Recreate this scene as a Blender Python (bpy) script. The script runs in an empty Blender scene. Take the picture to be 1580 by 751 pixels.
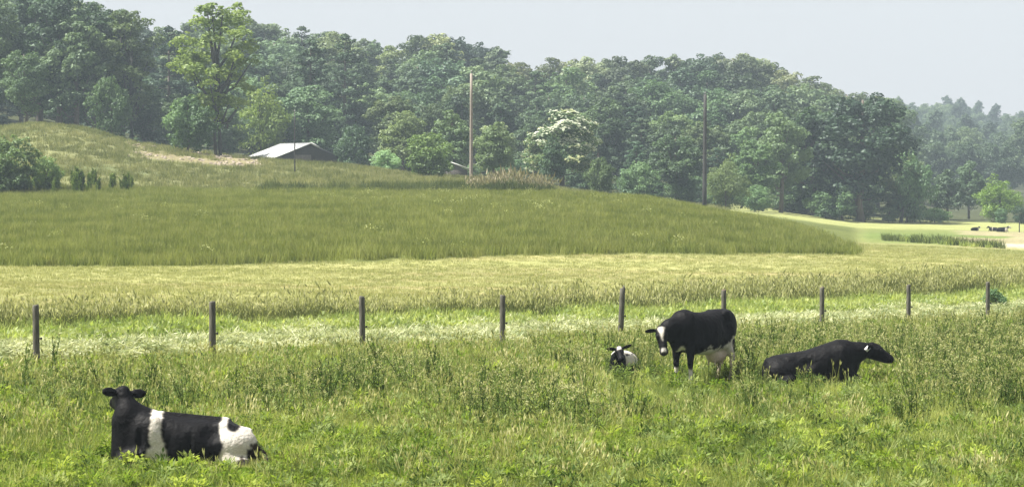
import bpy, math, random
import numpy as np
from mathutils import Vector

# ------------------------------------------------------------------ camera, light, exposure
F = 3717.0            # focal length in pixels of the 1580 px wide photograph
HOR = 260.0           # horizon row
CZ = 4.35             # camera height above the pasture
C = bpy.context.scene.collection
S = bpy.context.scene

cam_d = bpy.data.cameras.new('camera')
cam = bpy.data.objects.new('camera', cam_d); C.objects.link(cam)
cam.location = (0, 0, CZ)
cam.rotation_euler = (math.radians(90) - math.atan((375.5 - HOR) / F), 0, 0)
cam_d.sensor_width = 36.0
cam_d.lens = 36.0 * F / 1580.0
cam_d.clip_start = 0.5
cam_d.clip_end = 5000
S.camera = cam

SUN_EL, SUN_AZ = math.radians(57), math.radians(-96)     # azimuth from +Y (view direction) towards +X
w = bpy.data.worlds.new('World'); S.world = w; w.use_nodes = True
nt = w.node_tree; nt.nodes.clear()
sky = nt.nodes.new('ShaderNodeTexSky'); sky.sky_type = 'NISHITA'; sky.sun_disc = False
sky.sun_elevation = SUN_EL; sky.sun_rotation = SUN_AZ
sky.air_density = 1.3; sky.dust_density = 5.0; sky.ozone_density = 1.2
# thin even high cloud veils the blue sky
veil = nt.nodes.new('ShaderNodeRGB'); veil.outputs[0].default_value = (5.25, 5.1, 5.15, 1)
mixn = nt.nodes.new('ShaderNodeMixRGB'); mixn.inputs[0].default_value = 0.88
bg = nt.nodes.new('ShaderNodeBackground'); bg.inputs[1].default_value = 0.0502
wo = nt.nodes.new('ShaderNodeOutputWorld')
nt.links.new(sky.outputs[0], mixn.inputs[1]); nt.links.new(veil.outputs[0], mixn.inputs[2])
nt.links.new(mixn.outputs[0], bg.inputs[0]); nt.links.new(bg.outputs[0], wo.inputs[0])

sun_d = bpy.data.lights.new('sun', 'SUN'); sun_d.energy = 5.0; sun_d.angle = math.radians(0.6)
sun_d.color = (1.0, 0.95, 0.86)
sun = bpy.data.objects.new('sun', sun_d); C.objects.link(sun)
d = Vector((math.sin(SUN_AZ) * math.cos(SUN_EL), math.cos(SUN_AZ) * math.cos(SUN_EL), math.sin(SUN_EL)))
sun.rotation_euler = d.to_track_quat('Z', 'Y').to_euler()
S.view_settings.view_transform = 'Standard'; S.view_settings.look = 'None'
S.view_settings.exposure = 1.40; S.view_settings.gamma = 1.0; S.view_settings.use_curve_mapping = False
S.cycles.max_bounces = 6; S.cycles.diffuse_bounces = 3; S.cycles.transmission_bounces = 4
S.cycles.volume_bounces = 0; S.cycles.transparent_max_bounces = 8
S.cycles.use_adaptive_sampling = True
S.cycles.use_denoising = True

rng = np.random.default_rng(7)
random.seed(7)

# ------------------------------------------------------------------ helpers
def tag(o, label=None, cat=None, group=None, kind=None):
    if label: o['label'] = label
    if cat: o['category'] = cat
    if group: o['group'] = group
    if kind: o['kind'] = kind
    return o

def mesh_np(name, V, Fc, mats=None, mi=None, smooth=False, cols=None):
    """V (n,3); Fc array (m,k) or list of arrays with different k."""
    me = bpy.data.meshes.new(name)
    V = np.asarray(V, dtype=np.float32)
    if isinstance(Fc, np.ndarray): Fc = [Fc]
    Fc = [np.asarray(f, dtype=np.int32) for f in Fc if len(f)]
    loops = np.concatenate([f.ravel() for f in Fc])
    tot = np.concatenate([np.full(len(f), f.shape[1], dtype=np.int32) for f in Fc])
    start = np.concatenate([[0], np.cumsum(tot)[:-1]]).astype(np.int32)
    me.vertices.add(len(V)); me.vertices.foreach_set('co', V.ravel())
    me.loops.add(len(loops)); me.loops.foreach_set('vertex_index', loops)
    me.polygons.add(len(tot)); me.polygons.foreach_set('loop_start', start); me.polygons.foreach_set('loop_total', tot)
    if mi is not None: me.polygons.foreach_set('material_index', np.asarray(mi, dtype=np.int32))
    me.update(calc_edges=True)
    if smooth: me.polygons.foreach_set('use_smooth', np.ones(len(tot), dtype=bool))
    if cols is not None:
        for nm, arr in cols.items():
            a = me.color_attributes.new(nm, 'FLOAT_COLOR', 'POINT')
            arr = np.asarray(arr, dtype=np.float32)
            if arr.shape[1] == 3: arr = np.concatenate([arr, np.ones((len(arr), 1), np.float32)], 1)
            a.data.foreach_set('color', arr.ravel())
    for m in (mats or []): me.materials.append(m)
    return me

def link(name, me, parent=None, loc=(0, 0, 0), rz=0.0):
    o = bpy.data.objects.new(name, me); C.objects.link(o)
    o.location = loc; o.rotation_euler = (0, 0, rz)
    if parent is not None: o.parent = parent
    return o

class MB:
    """collects boxes, tubes and loose faces into one mesh"""
    def __init__(s): s.V = []; s.Q = []; s.T = []; s.n = 0; s.qm = []; s.tm = []
    def add(s, V, Q, m=0):
        V = np.asarray(V, float); Q = np.asarray(Q, int)
        s.V.append(V)
        (s.Q if Q.shape[1] == 4 else s.T).append(Q + s.n)
        (s.qm if Q.shape[1] == 4 else s.tm).append(np.full(len(Q), m))
        s.n += len(V)
    def box(s, c, h, m=0, ax=None):
        P = np.array([[x, y, z] for x in (-1, 1) for y in (-1, 1) for z in (-1, 1)], float) * np.array(h)
        if ax is not None: P = P @ np.array(ax, float)
        s.add(P + np.array(c), [[0, 1, 3, 2], [4, 6, 7, 5], [0, 4, 5, 1], [2, 3, 7, 6], [0, 2, 6, 4], [1, 5, 7, 3]], m)
    def tube(s, pts, rad, seg=7, m=0, cap=True):
        pts = np.asarray(pts, float); n = len(pts); rad = np.broadcast_to(np.asarray(rad, float), (n,))
        t = np.gradient(pts, axis=0); t /= np.linalg.norm(t, axis=1)[:, None] + 1e-9
        ref = np.array([0.0, 0, 1]) if abs(t[0][2]) < 0.9 else np.array([1.0, 0, 0])
        V = []
        for i in range(n):
            a = np.cross(t[i], ref); a /= np.linalg.norm(a) + 1e-9; b = np.cross(t[i], a)
            th = np.arange(seg) * 2 * math.pi / seg
            V.append(pts[i] + rad[i] * (np.cos(th)[:, None] * a + np.sin(th)[:, None] * b))
        V = np.concatenate(V); Q = []
        for i in range(n - 1):
            for k in range(seg):
                Q.append([i * seg + k, i * seg + (k + 1) % seg, (i + 1) * seg + (k + 1) % seg, (i + 1) * seg + k])
        if cap:
            V = np.concatenate([V, pts[:1], pts[-1:]])
            T = [[n * seg, (k + 1) % seg, k] for k in range(seg)] + [[n * seg + 1, (n - 1) * seg + k, (n - 1) * seg + (k + 1) % seg] for k in range(seg)]
            base = s.n
            s.add(V, Q, m); s.T.append(np.array(T) + base); s.tm.append(np.full(len(T), m))
        else: s.add(V, Q, m)
    def mesh(s, name, mats, smooth=False):
        Fc, mi = [], []
        if s.Q: Fc.append(np.concatenate(s.Q)); mi.append(np.concatenate(s.qm))
        if s.T: Fc.append(np.concatenate(s.T)); mi.append(np.concatenate(s.tm))
        return mesh_np(name, np.concatenate(s.V), Fc, mats, np.concatenate(mi), smooth)

# ------------------------------------------------------------------ value noise for python side colours
_lat = rng.random((256, 256))
def vnoise(x, y):
    x = np.asarray(x, float); y = np.asarray(y, float)
    xi = np.floor(x).astype(int); yi = np.floor(y).astype(int); fx = x - xi; fy = y - yi
    fx = fx * fx * (3 - 2 * fx); fy = fy * fy * (3 - 2 * fy)
    g = lambda a, b: _lat[a % 256, b % 256]
    return (g(xi, yi) * (1 - fx) + g(xi + 1, yi) * fx) * (1 - fy) + (g(xi, yi + 1) * (1 - fx) + g(xi + 1, yi + 1) * fx) * fy
def fbm(x, y, o=4):
    s = 0; a = 1; t = 0
    for i in range(o):
        s = s + a * vnoise(x * 2 ** i + 17.3 * i, y * 2 ** i + 5.1 * i); t += a; a *= .55
    return s / t
def sst(a, b, x): t = np.clip((x - a) / (b - a), 0, 1); return t * t * (3 - 2 * t)

# ------------------------------------------------------------------ terrain heights (relative to the camera), station tables
COLS = np.array([-1800, -300, 0, 60, 130, 200, 300, 400, 540, 640, 720, 850, 1000, 1150, 1320, 1450, 1580, 1900, 3400], float)
SK = np.interp(COLS, [-300, 0, 140, 230, 320, 450, 600, 700, 830, 1000, 1150, 1250, 1340, 1450, 1900],
               [-30, -20, 10, 45, 25, 45, 75, 60, 100, 88, 88, 120, 150, 235, 235])   # skyline rows of the near wooded hill
def zr(y, Y): return (HOR - y) / F * Y
ST = {}
def st(Y, xs, zs): ST[Y] = np.interp(COLS, xs, zs)
st(4, [0, 1580], [-4.5, -4.55])
st(28, [0, 1580], [-4.34, -4.5])
st(34.4, [0, 400, 800, 1580], [-4.22, -4.28, -4.33, -4.42])
st(48, [-300, 55, 400, 800, 1200, 1580], [-3.85, -3.97, -4.14, -4.28, -4.38, -4.45])
st(62, [0, 400, 800, 1200, 1580], [-4.0, -4.17, -4.42, -4.55, -4.66])
st(75, [0, 400, 800, 1200, 1580], [-4.12, -4.28, -4.52, -4.7, -4.84])
st(92, [0, 400, 800, 1200, 1580], [-4.28, -4.42, -4.6, -4.8, -4.98])
FE_X = [-300, 0, 400, 800, 1100, 1320, 1400]; FE_Y = [106, 108, 112, 118, 124, 132, 136]      # front edge of the tall meadow
CR_X = [-300, 0, 400, 850, 1000, 1150, 1320]; CR_Y = [190, 190, 190, 190, 180, 165, 142]
CR_Z = [-2.4, -2.55, -2.35, -2.15, -2.45, -3.25, -4.75]
st(112, [0, 400, 800, 1100, 1320, 1580], [-4.4, -4.5, -4.55, -4.72, -4.85, -5.05])
st(132, [0, 400, 850, 1000, 1150, 1320, 1580], [-3.85, -3.8, -3.85, -4.0, -4.35, -4.78, -5.2])
st(160, [0, 400, 850, 1000, 1150, 1320, 1580], [-3.2, -2.95, -2.85, -3.0, -3.4, -5.0, -5.5])
st(190, [0, 400, 850, 1000, 1150, 1320, 1580], [-2.55, -2.35, -2.15, -2.6, -4.1, -5.6, -5.9])
st(205, [0, 60, 130, 200, 300, 400, 640, 850, 1000, 1150, 1320, 1580], [-1.7, -1.6, -1.6, -1.7, -1.9, -2.0, -2.0, -2.2, -3.0, -4.5, -5.7, -6.0])
st(235, [0, 60, 130, 200, 300, 400, 540, 640, 720, 850, 1000, 1150, 1320, 1580],
   [1.9, 2.2, 1.9, 1.0, .3, -.2, -.9, -1.3, -1.5, -2.2, -3.6, -4.7, -6.2, -6.6])
st(265, [-300, 0, 60, 130, 200, 300, 400, 540, 640, 720, 850, 1000, 1150, 1320, 1580],
   [3.0, 4.55, 5.1, 4.6, 3.05, 1.95, 1.25, .35, -.75, -1.1, -2.2, -3.8, -4.9, -6.6, -7.0])
st(290, [0, 60, 130, 200, 300, 400, 540, 640, 720, 850, 1000, 1150, 1320, 1580],
   [4.6, 4.7, 4.0, 2.2, .7, -.3, -1.0, -1.3, -1.6, -2.6, -4.0, -5.0, -6.9, -7.3])
st(330, [0, 200, 400, 640, 850, 1000, 1150, 1320, 1580], [4.5, 2.2, .4, -.8, -2.4, -4, -5.2, -7.2, -7.55])
wood = lambda Y, h, k: np.where(COLS < 1400, np.maximum(ST[330] + (zr(SK, Y) - h - ST[330]) * k, ST[330]), ST[330] - .3)
ST[400] = wood(400, 17, .55); ST[480] = wood(480, 17, 1.0); ST[560] = wood(500, 16, 1.0)
st(800, [0, 1250, 1380, 1480, 1580, 1900], [8, 4, 4, 0, -3, -5])
st(1050, [0, 1300, 1380, 1430, 1500, 1580, 1900], [14, 14, 14, 14, 13, 9, 3])
st(1500, [0, 1900], [12, 6])
YS = np.array(sorted(ST)); TAB = np.array([ST[y] for y in YS])      # (nY, ncols)
GY = np.exp(np.linspace(math.log(4), math.log(1500), 460))
GX = np.concatenate([np.linspace(-1700, -260, 60), np.linspace(-240, 1820, 300), np.linspace(1840, 3300, 60)])
def _table():
    a = np.array([np.interp(np.log(GY), np.log(YS), TAB[:, j]) for j in range(len(COLS))]).T      # (GY, cols)
    b = np.array([np.interp(GX, COLS, a[i]) for i in range(len(GY))])
    k = np.array([1, 2, 3, 2, 1.]); k /= k.sum()
    for _ in range(2):
        p = np.pad(b, ((2, 2), (0, 0)), 'edge'); b = sum(k[i] * p[i:i + len(GY)] for i in range(5))
        p = np.pad(b, ((0, 0), (2, 2)), 'edge'); b = sum(k[i] * p[:, i:i + len(GX)] for i in range(5))
    return b
ZT = _table()
LGY = np.log(GY)
def bump(X, Y):
    a = np.clip((Y - 20) / 120, .15, 1)
    return (fbm(X * .11 + 40, Y * .11, 3) - .5) * .28 * a + (fbm(X * .5, Y * .5 + 9, 3) - .5) * .1
def ground(X, Y):
    X = np.asarray(X, float); Y = np.asarray(Y, float)
    px = np.clip(790 + X / Y * F, GX[0], GX[-1] - 1e-3); ly = np.clip(np.log(Y), LGY[0], LGY[-1] - 1e-6)
    j = np.clip(np.searchsorted(GX, px) - 1, 0, len(GX) - 2); i = np.clip(((ly - LGY[0]) / (LGY[1] - LGY[0])).astype(int), 0, len(GY) - 2)
    fx = (px - GX[j]) / (GX[j + 1] - GX[j]); fy = (ly - LGY[i]) / (LGY[1] - LGY[0])
    z = (ZT[i, j] * (1 - fx) + ZT[i, j + 1] * fx) * (1 - fy) + (ZT[i + 1, j] * (1 - fx) + ZT[i + 1, j + 1] * fx) * fy
    return z + CZ + bump(X, Y)
def gz(X, Y): return float(ground(np.array([X]), np.array([Y]))[0])
def wx(px, Y): return (px - 790) / F * Y
def wz(py, Y): return CZ + (HOR - py) / F * Y

# the line of fence posts
P1 = np.array([-9.3, 47.0]); P9 = np.array([14.75, 74.6]); FD = (P9 - P1) / np.linalg.norm(P9 - P1); FN = np.array([-FD[1], FD[0]])
def fdist(X, Y): return (X - P1[0]) * FN[0] + (Y - P1[1]) * FN[1]
def front_edge(X, Y): px = 790 + X / Y * F; return np.interp(px, FE_X, FE_Y) + (fbm(X * .3, Y * .3 + 77, 2) - .5) * 1.6
def in_meadow(X, Y):
    px = 790 + X / Y * F
    return (Y > front_edge(X, Y)) & (Y < 203) & (px < 1320 - np.clip(Y - 140, 0, 60) * 2.2 + (fbm(X * .4, Y * .4, 3) - .5) * 40)

# ------------------------------------------------------------------ materials
def new_mat(name):
    m = bpy.data.materials.new(name); m.use_nodes = True; m.node_tree.nodes.clear(); return m, m.node_tree
def N(t, typ, **kw):
    n = t.nodes.new(typ)
    for k, v in kw.items(): setattr(n, k, v)
    return n
def ramp(t, src, stops):
    r = N(t, 'ShaderNodeValToRGB'); e = r.color_ramp.elements
    while len(e) < len(stops): e.new(.5)
    for i, (p, c) in enumerate(stops): e[i].position = p; e[i].color = (*c, 1)
    t.links.new(src, r.inputs[0]); return r.outputs[0]
def noise(t, scale, detail=3, vec=None, rough=.55):
    n = N(t, 'ShaderNodeTexNoise'); n.inputs['Scale'].default_value = scale; n.inputs['Detail'].default_value = detail; n.inputs['Roughness'].default_value = rough
    if vec is not None: t.links.new(vec, n.inputs['Vector'])
    return n.outputs['Fac']
def mixc(t, a, b, f, mode='MIX'):
    m = N(t, 'ShaderNodeMixRGB', blend_type=mode)
    for s, i in ((f, 0), (a, 1), (b, 2)):
        if isinstance(s, (int, float)): m.inputs[i].default_value = s
        elif isinstance(s, tuple): m.inputs[i].default_value = (*s, 1)
        else: t.links.new(s, m.inputs[i])
    return m.outputs[0]

def leaf_mat(name, dark, mid, light, patch=.12, trans=.38, random_w=.5, gloss=.0, use_obj=False, tscale=1.25):
    """foliage that differs from plant to plant and from patch to patch of ground, lit through"""
    m, t = new_mat(name)
    oi = N(t, 'ShaderNodeObjectInfo')
    geo = N(t, 'ShaderNodeNewGeometry')
    n1 = noise(t, patch, 3, geo.outputs['Position'])
    mth = N(t, 'ShaderNodeMath', operation='MULTIPLY_ADD'); t.links.new(oi.outputs['Random'], mth.inputs[0]); mth.inputs[1].default_value = random_w
    sub = N(t, 'ShaderNodeMath', operation='SUBTRACT'); t.links.new(n1, sub.inputs[0]); sub.inputs[1].default_value = random_w / 2
    t.links.new(sub.outputs[0], mth.inputs[2])
    isl = N(t, 'ShaderNodeMath', operation='MULTIPLY_ADD'); t.links.new(geo.outputs['Random Per Island'], isl.inputs[0]); isl.inputs[1].default_value = .34
    s2 = N(t, 'ShaderNodeMath', operation='SUBTRACT'); t.links.new(mth.outputs[0], s2.inputs[0]); s2.inputs[1].default_value = .17
    t.links.new(s2.outputs[0], isl.inputs[2])
    col = ramp(t, isl.outputs[0], [(.22, dark), (.5, mid), (.8, light)])
    if use_obj: col = mixc(t, col, oi.outputs['Color'], 1.0, 'MULTIPLY')
    df = N(t, 'ShaderNodeBsdfDiffuse'); t.links.new(col, df.inputs[0])
    tr = N(t, 'ShaderNodeBsdfTranslucent')
    tc = mixc(t, col, (tscale, tscale, tscale * .62), 1.0, 'MULTIPLY'); t.links.new(tc, tr.inputs[0])
    mx = N(t, 'ShaderNodeMixShader'); mx.inputs[0].default_value = trans
    t.links.new(df.outputs[0], mx.inputs[1]); t.links.new(tr.outputs[0], mx.inputs[2]); out = mx.outputs[0]
    if gloss > 0:
        g = N(t, 'ShaderNodeBsdfGlossy'); g.inputs['Roughness'].default_value = .55; g.inputs[0].default_value = (.9, .95, 1, 1)
        m2 = N(t, 'ShaderNodeMixShader'); m2.inputs[0].default_value = gloss * .7
        t.links.new(out, m2.inputs[1]); t.links.new(g.outputs[0], m2.inputs[2]); out = m2.outputs[0]
    o = N(t, 'ShaderNodeOutputMaterial'); t.links.new(out, o.inputs[0])
    return m

def simple_mat(name, c1, c2, scale=6, rough=.8, detail=4, stretch=(1, 1, 1), bump_s=0.0, metallic=0.0):
    m, t = new_mat(name)
    tc = N(t, 'ShaderNodeTexCoord'); mp = N(t, 'ShaderNodeMapping'); mp.inputs['Scale'].default_value = stretch
    t.links.new(tc.outputs['Object'], mp.inputs[0])
    f = noise(t, scale, detail, mp.outputs[0], .6)
    col = ramp(t, f, [(.3, c1), (.7, c2)])
    p = N(t, 'ShaderNodeBsdfPrincipled'); t.links.new(col, p.inputs['Base Color']); p.inputs['Roughness'].default_value = rough
    p.inputs['Metallic'].default_value = metallic
    if bump_s:
        b = N(t, 'ShaderNodeBump'); b.inputs['Strength'].default_value = bump_s; b.inputs['Distance'].default_value = .02
        t.links.new(f, b.inputs['Height']); t.links.new(b.outputs[0], p.inputs['Normal'])
    o = N(t, 'ShaderNodeOutputMaterial'); t.links.new(p.outputs[0], o.inputs[0])
    return m

M_bark = simple_mat('bark', (.06, .05, .04), (.14, .12, .10), 8, .95, stretch=(1, 1, .2))
M_bark_pale = simple_mat('bark_pale', (.03, .03, .026), (.06, .06, .052), 8, .95, stretch=(1, 1, .2))

# ------------------------------------------------------------------ the ground sheet
def ground_colors(X, Y):
    px = 790 + X / Y * F
    n = fbm(X * .35, Y * .35, 4)[:, None]; n2 = fbm(X * .06 + 9, Y * .06, 3)[:, None]; n3 = fbm(X * 1.6, Y * 1.6, 3)[:, None]
    c = lambda *a: np.array(a, float)[None, :]
    def mix(a, b, f): return a * (1 - f) + b * f
    col = mix(c(.055, .075, .022), c(.10, .13, .035), n)                                    # pasture soil and thatch under the grass
    d = fdist(X, Y)
    f = lambda a: a[:, None]
    pale = mix(c(.24, .24, .10), c(.33, .30, .14), n)
    col = mix(col, mix(c(.22, .24, .09), c(.32, .30, .14), n3), f(sst(-3.0, -.3, d) * .75))  # thin pale grass along the posts
    col = mix(col, mix(c(.17, .17, .075), c(.34, .31, .19), n3), f(sst(1.6, 2.4, d) * (1 - sst(5.0, 5.8, d))))
    col = mix(col, c(.12, .17, .04), f(sst(5.0, 6.0, d)))
    col = mix(col, c(.11, .12, .045), f(sst(8.2, 8.8, d)))
    # mown field, in long stripes
    row = np.sin((Y - X * .03) * 1.25 + 2.0 * fbm(X * .03, Y * .1, 2)) * .5 + .5
    mown = mix(c(.21, .225, .085), c(.28, .275, .125), f(.5 * row + .5 * n[:, 0]))
    mown = mix(mown, c(.25, .20, .11), f(sst(.55, .75, fbm(X * .05 + 3, Y * .35, 3)) * .5))
    col = mix(col, mown, f(sst(11.5, 14, d)))
    fe = np.interp(px, FE_X, FE_Y)
    right = sst(1310, 1345, px)
    mead = mix(c(.075, .095, .025), c(.12, .14, .04), n)
    col = mix(col, mead, f(sst(-.6, .3, Y - fe) * (1 - right)))
    # upper hillside on the left: grazed green, pinkish bare soil patch
    hill = mix(c(.13, .145, .06), c(.21, .215, .11), n)
    hill = mix(hill, c(.09, .12, .05), f(sst(.55, .7, fbm(X * .12, Y * .05 + 4, 3)) * .6))
    col = mix(col, hill, f(sst(198, 206, Y) * (1 - sst(1000, 1100, px))))
    soil = sst(195, 230, px) * (1 - sst(380, 440, px)) * sst(237, 243, Y) * (1 - sst(275, 285, Y))
    soil = soil * sst(.35, .6, fbm(X * .35, Y * .2, 4) + .22)
    col = mix(col, mix(c(.19, .155, .10), c(.28, .22, .155), n3), f(soil * .6))
    # valley floor on the right
    ry = sst(150, 162, Y + (px - 1400) * .02) * right
    val = mix(c(.115, .15, .045), c(.18, .20, .07), n)
    val = mix(val, c(.11, .16, .045), f(.7 * np.exp(-((Y - 215) / 26.0) ** 2)))
    val = mix(val, c(.30, .27, .14), f(.6 * np.exp(-((Y - 168) / 7.0) ** 2)))
    col = mix(col, val, f(ry))
    straw = mix(c(.20, .225, .085), c(.27, .28, .12), n)
    col = mix(col, straw, f(sst(262, 280, Y) * sst(1080, 1140, px)))
    dirt = sst(1462, 1490, px + (n[:, 0] - .5) * 40) * sst(168, 180, Y) * (1 - sst(255, 275, Y))
    dirt = dirt * sst(.36, .5, fbm(X * .12 + 30, Y * .06, 3) + .12)
    col = mix(col, mix(c(.24, .21, .14), c(.34, .29, .20), n3), f(dirt * .8))
    track = np.exp(-((Y - (178 + (px - 1560) * -.03)) / 5.0) ** 2) * sst(1530, 1552, px)
    col = mix(col, c(.42, .40, .30), f(track * .85))
    # woodland floor
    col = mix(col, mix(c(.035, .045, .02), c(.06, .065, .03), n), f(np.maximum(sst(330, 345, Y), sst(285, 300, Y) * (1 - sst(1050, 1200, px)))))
    return col * (.82 + .36 * n2)
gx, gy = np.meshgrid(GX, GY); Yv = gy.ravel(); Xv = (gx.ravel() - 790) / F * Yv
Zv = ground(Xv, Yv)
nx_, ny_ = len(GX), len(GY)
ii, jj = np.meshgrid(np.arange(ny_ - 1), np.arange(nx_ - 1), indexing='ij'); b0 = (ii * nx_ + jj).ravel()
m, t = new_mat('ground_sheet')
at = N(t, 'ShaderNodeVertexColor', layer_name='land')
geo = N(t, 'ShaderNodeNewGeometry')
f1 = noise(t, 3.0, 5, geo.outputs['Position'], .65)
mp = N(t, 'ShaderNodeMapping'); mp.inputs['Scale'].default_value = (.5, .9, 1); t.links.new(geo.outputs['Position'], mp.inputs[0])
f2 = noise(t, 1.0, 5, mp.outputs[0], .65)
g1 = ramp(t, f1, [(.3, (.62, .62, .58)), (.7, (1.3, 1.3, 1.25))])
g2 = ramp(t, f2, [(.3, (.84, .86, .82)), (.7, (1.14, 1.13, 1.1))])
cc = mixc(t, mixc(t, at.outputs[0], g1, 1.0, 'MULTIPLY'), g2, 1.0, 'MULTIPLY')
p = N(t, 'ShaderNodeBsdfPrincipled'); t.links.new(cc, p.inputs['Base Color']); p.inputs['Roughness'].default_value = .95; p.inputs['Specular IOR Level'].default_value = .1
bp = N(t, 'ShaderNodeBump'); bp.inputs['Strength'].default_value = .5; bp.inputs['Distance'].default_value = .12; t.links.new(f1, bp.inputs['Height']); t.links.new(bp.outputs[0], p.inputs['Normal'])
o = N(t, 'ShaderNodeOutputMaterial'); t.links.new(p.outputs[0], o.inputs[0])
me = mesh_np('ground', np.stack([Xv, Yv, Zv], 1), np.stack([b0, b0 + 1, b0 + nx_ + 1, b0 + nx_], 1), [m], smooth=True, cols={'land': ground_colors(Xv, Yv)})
tag(link('ground', me), kind='structure')

# ------------------------------------------------------------------ grass and weed tufts, scattered with geometry nodes
def blades(r, n, h, wd, spread, lean=.35, segs=2, droop=.25, hmin=.5):
    """n curved tapering blades, returns verts, quads"""
    V, Q = [], []
    for i in range(n):
        a = r.random() * 6.283; rr = spread * math.sqrt(r.random()); bx, by = rr * math.cos(a), rr * math.sin(a)
        hh = h * (hmin + (1 - hmin) * r.random()); yaw = r.random() * 6.283; la = r.random() * 6.283; ll = lean * r.random()
        dx, dy = math.cos(la) * ll, math.sin(la) * ll; sx, sy = math.cos(yaw), math.sin(yaw); b = len(V)
        for k in range(segs + 1):
            t_ = k / segs; w_ = wd * (1 - t_ * .85) * .5
            x = bx + dx * hh * t_ ** 1.6; y = by + dy * hh * t_ ** 1.6; z = hh * (t_ - droop * ll * t_ * t_)
            V += [[x - sx * w_, y - sy * w_, z], [x + sx * w_, y + sy * w_, z]]
        for k in range(segs): Q.append([b + 2 * k, b + 2 * k + 1, b + 2 * k + 3, b + 2 * k + 2])
    return np.array(V), np.array(Q)
def diamonds(P, U, W, L, wd):
    """leaf shaped quads: base P, direction U, side W, length L, width wd"""
    L = np.asarray(L)[:, None]; wd = np.asarray(wd)[:, None]
    V = np.stack([P, P + U * L * .45 + W * wd * .5, P + U * L, P + U * L * .45 - W * wd * .5], 1).reshape(-1, 3)
    return V, np.arange(len(P) * 4).reshape(-1, 4)
def rdir(r, n):
    v = r.normal(size=(n, 3)); return v / np.linalg.norm(v, axis=1)[:, None]
def perp(r, U):
    w_ = np.cross(U, rdir(r, len(U))); return w_ / (np.linalg.norm(w_, axis=1)[:, None] + 1e-9)

def weed(r, h, n_st=3, leafy=.09, head=True):
    mb = MB()
    for s_ in range(n_st):
        a = r.random() * 6.283; ln = r.random() * .16; hh = h * (.65 + .35 * r.random()); bx, by = r.normal(0, .05, 2)
        pts = np.array([[bx + math.cos(a) * ln * k * k, by + math.sin(a) * ln * k * k, hh * k] for k in np.linspace(0, 1, 4)])
        mb.tube(pts, [.009, .008, .006, .004], 3, 0, cap=False)
        n = int(hh / .028); tt = np.linspace(.12, 1, n); P = np.stack([np.interp(tt, np.linspace(0, 1, 4), pts[:, k]) for k in range(3)], 1)
        az = np.arange(n) * 2.4 + r.random(n); el = .25 + .7 * tt + r.normal(0, .2, n)
        U = np.stack([np.cos(az) * np.cos(el), np.sin(az) * np.cos(el), np.sin(el)], 1)
        W = np.stack([-np.sin(az), np.cos(az), np.zeros(n)], 1)
        L = leafy * (1.15 - .6 * tt) * (.7 + .6 * r.random(n))
        V, Q = diamonds(P, U, W, L, L * .36); mb.add(V, Q, 0)
        if head:
            k = 10; Pd = P[-1] + r.normal(0, .018, (k, 3)) + np.array([0, 0, .02]); U = rdir(r, k)
            V, Q = diamonds(Pd, U, perp(r, U), np.full(k, .03), np.full(k, .022)); mb.add(V, Q, 1)
    return mb
def seed_grass(r, h, n, wd=.008):
    mb = MB(); V, Q = blades(r, n, h * .7, wd * 1.5, .12, .4); mb.add(V, Q, 0)
    for i in range(max(3, n // 3)):
        a = r.random() * 6.283; ln = .1 + .2 * r.random(); hh = h * (.7 + .3 * r.random()); b = r.normal(0, .06, 2)
        V = np.array([[b[0] + math.cos(a) * ln * k * k + s_ * wd * .5, b[1] + math.sin(a) * ln * k * k, hh * k] for k in (0, .5, .85) for s_ in (-1, 1)])
        mb.add(V, [[0, 1, 3, 2], [2, 3, 5, 4]], 1)
        tip = V[4:].mean(0); U = np.array([[math.cos(a) * .3, math.sin(a) * .3, .95]] * 3) + r.normal(0, .12, (3, 3))
        V, Q = diamonds(np.repeat(tip[None], 3, 0), U, perp(r, U), np.full(3, hh * .2), np.full(3, wd * 3)); mb.add(V, Q, 1)
    return mb

# colour families
G_past = leaf_mat('pasture_grass', (.10, .155, .03), (.235, .295, .065), (.47, .50, .17), .35, .42, gloss=.03)
G_straw = leaf_mat('seed_straw', (.22, .25, .08), (.36, .38, .15), (.60, .58, .34), .5, .35)
G_weed = leaf_mat('weed_leaf', (.045, .08, .02), (.095, .145, .036), (.19, .26, .075), .6, .35, gloss=.0)
G_weedlt = leaf_mat('weed_leaf_pale', (.12, .17, .055), (.20, .26, .095), (.31, .36, .14), .6, .42, gloss=.0)
G_wtip = leaf_mat('weed_tip', (.2, .22, .09), (.32, .34, .15), (.45, .45, .25), .6, .4)
G_lush = leaf_mat('lush_leaf', (.19, .26, .065), (.31, .38, .11), (.46, .51, .19), .5, .45, gloss=.03)
G_clov = leaf_mat('clover_leaf', (.11, .18, .025), (.19, .27, .04), (.33, .40, .09), .5, .45)
G_olive = leaf_mat('olive_grass', (.065, .085, .03), (.105, .13, .048), (.21, .22, .09), .5, .4)
G_mead = leaf_mat('meadow_grass', (.115, .15, .038), (.18, .215, .058), (.29, .32, .105), .16, .4, random_w=.3)
G_mdlt = leaf_mat('meadow_grass_pale', (.17, .195, .055), (.235, .26, .085), (.32, .34, .13), .3, .4)
G_mown = leaf_mat('mown_stubble', (.22, .245, .09), (.32, .335, .145), (.43, .43, .23), .3, .35)
G_hay = leaf_mat('hay', (.22, .27, .13), (.36, .40, .22), (.56, .58, .39), 1.2, .3)
G_reed = leaf_mat('reed_leaf', (.055, .075, .03), (.09, .12, .045), (.15, .18, .07), .4, .35)
G_plume = leaf_mat('reed_plume', (.17, .165, .09), (.26, .24, .15), (.40, .36, .28), .9, .3)
G_white = leaf_mat('flower_umbel', (.26, .30, .10), (.34, .38, .14), (.46, .49, .24), .9, .3)

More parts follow.
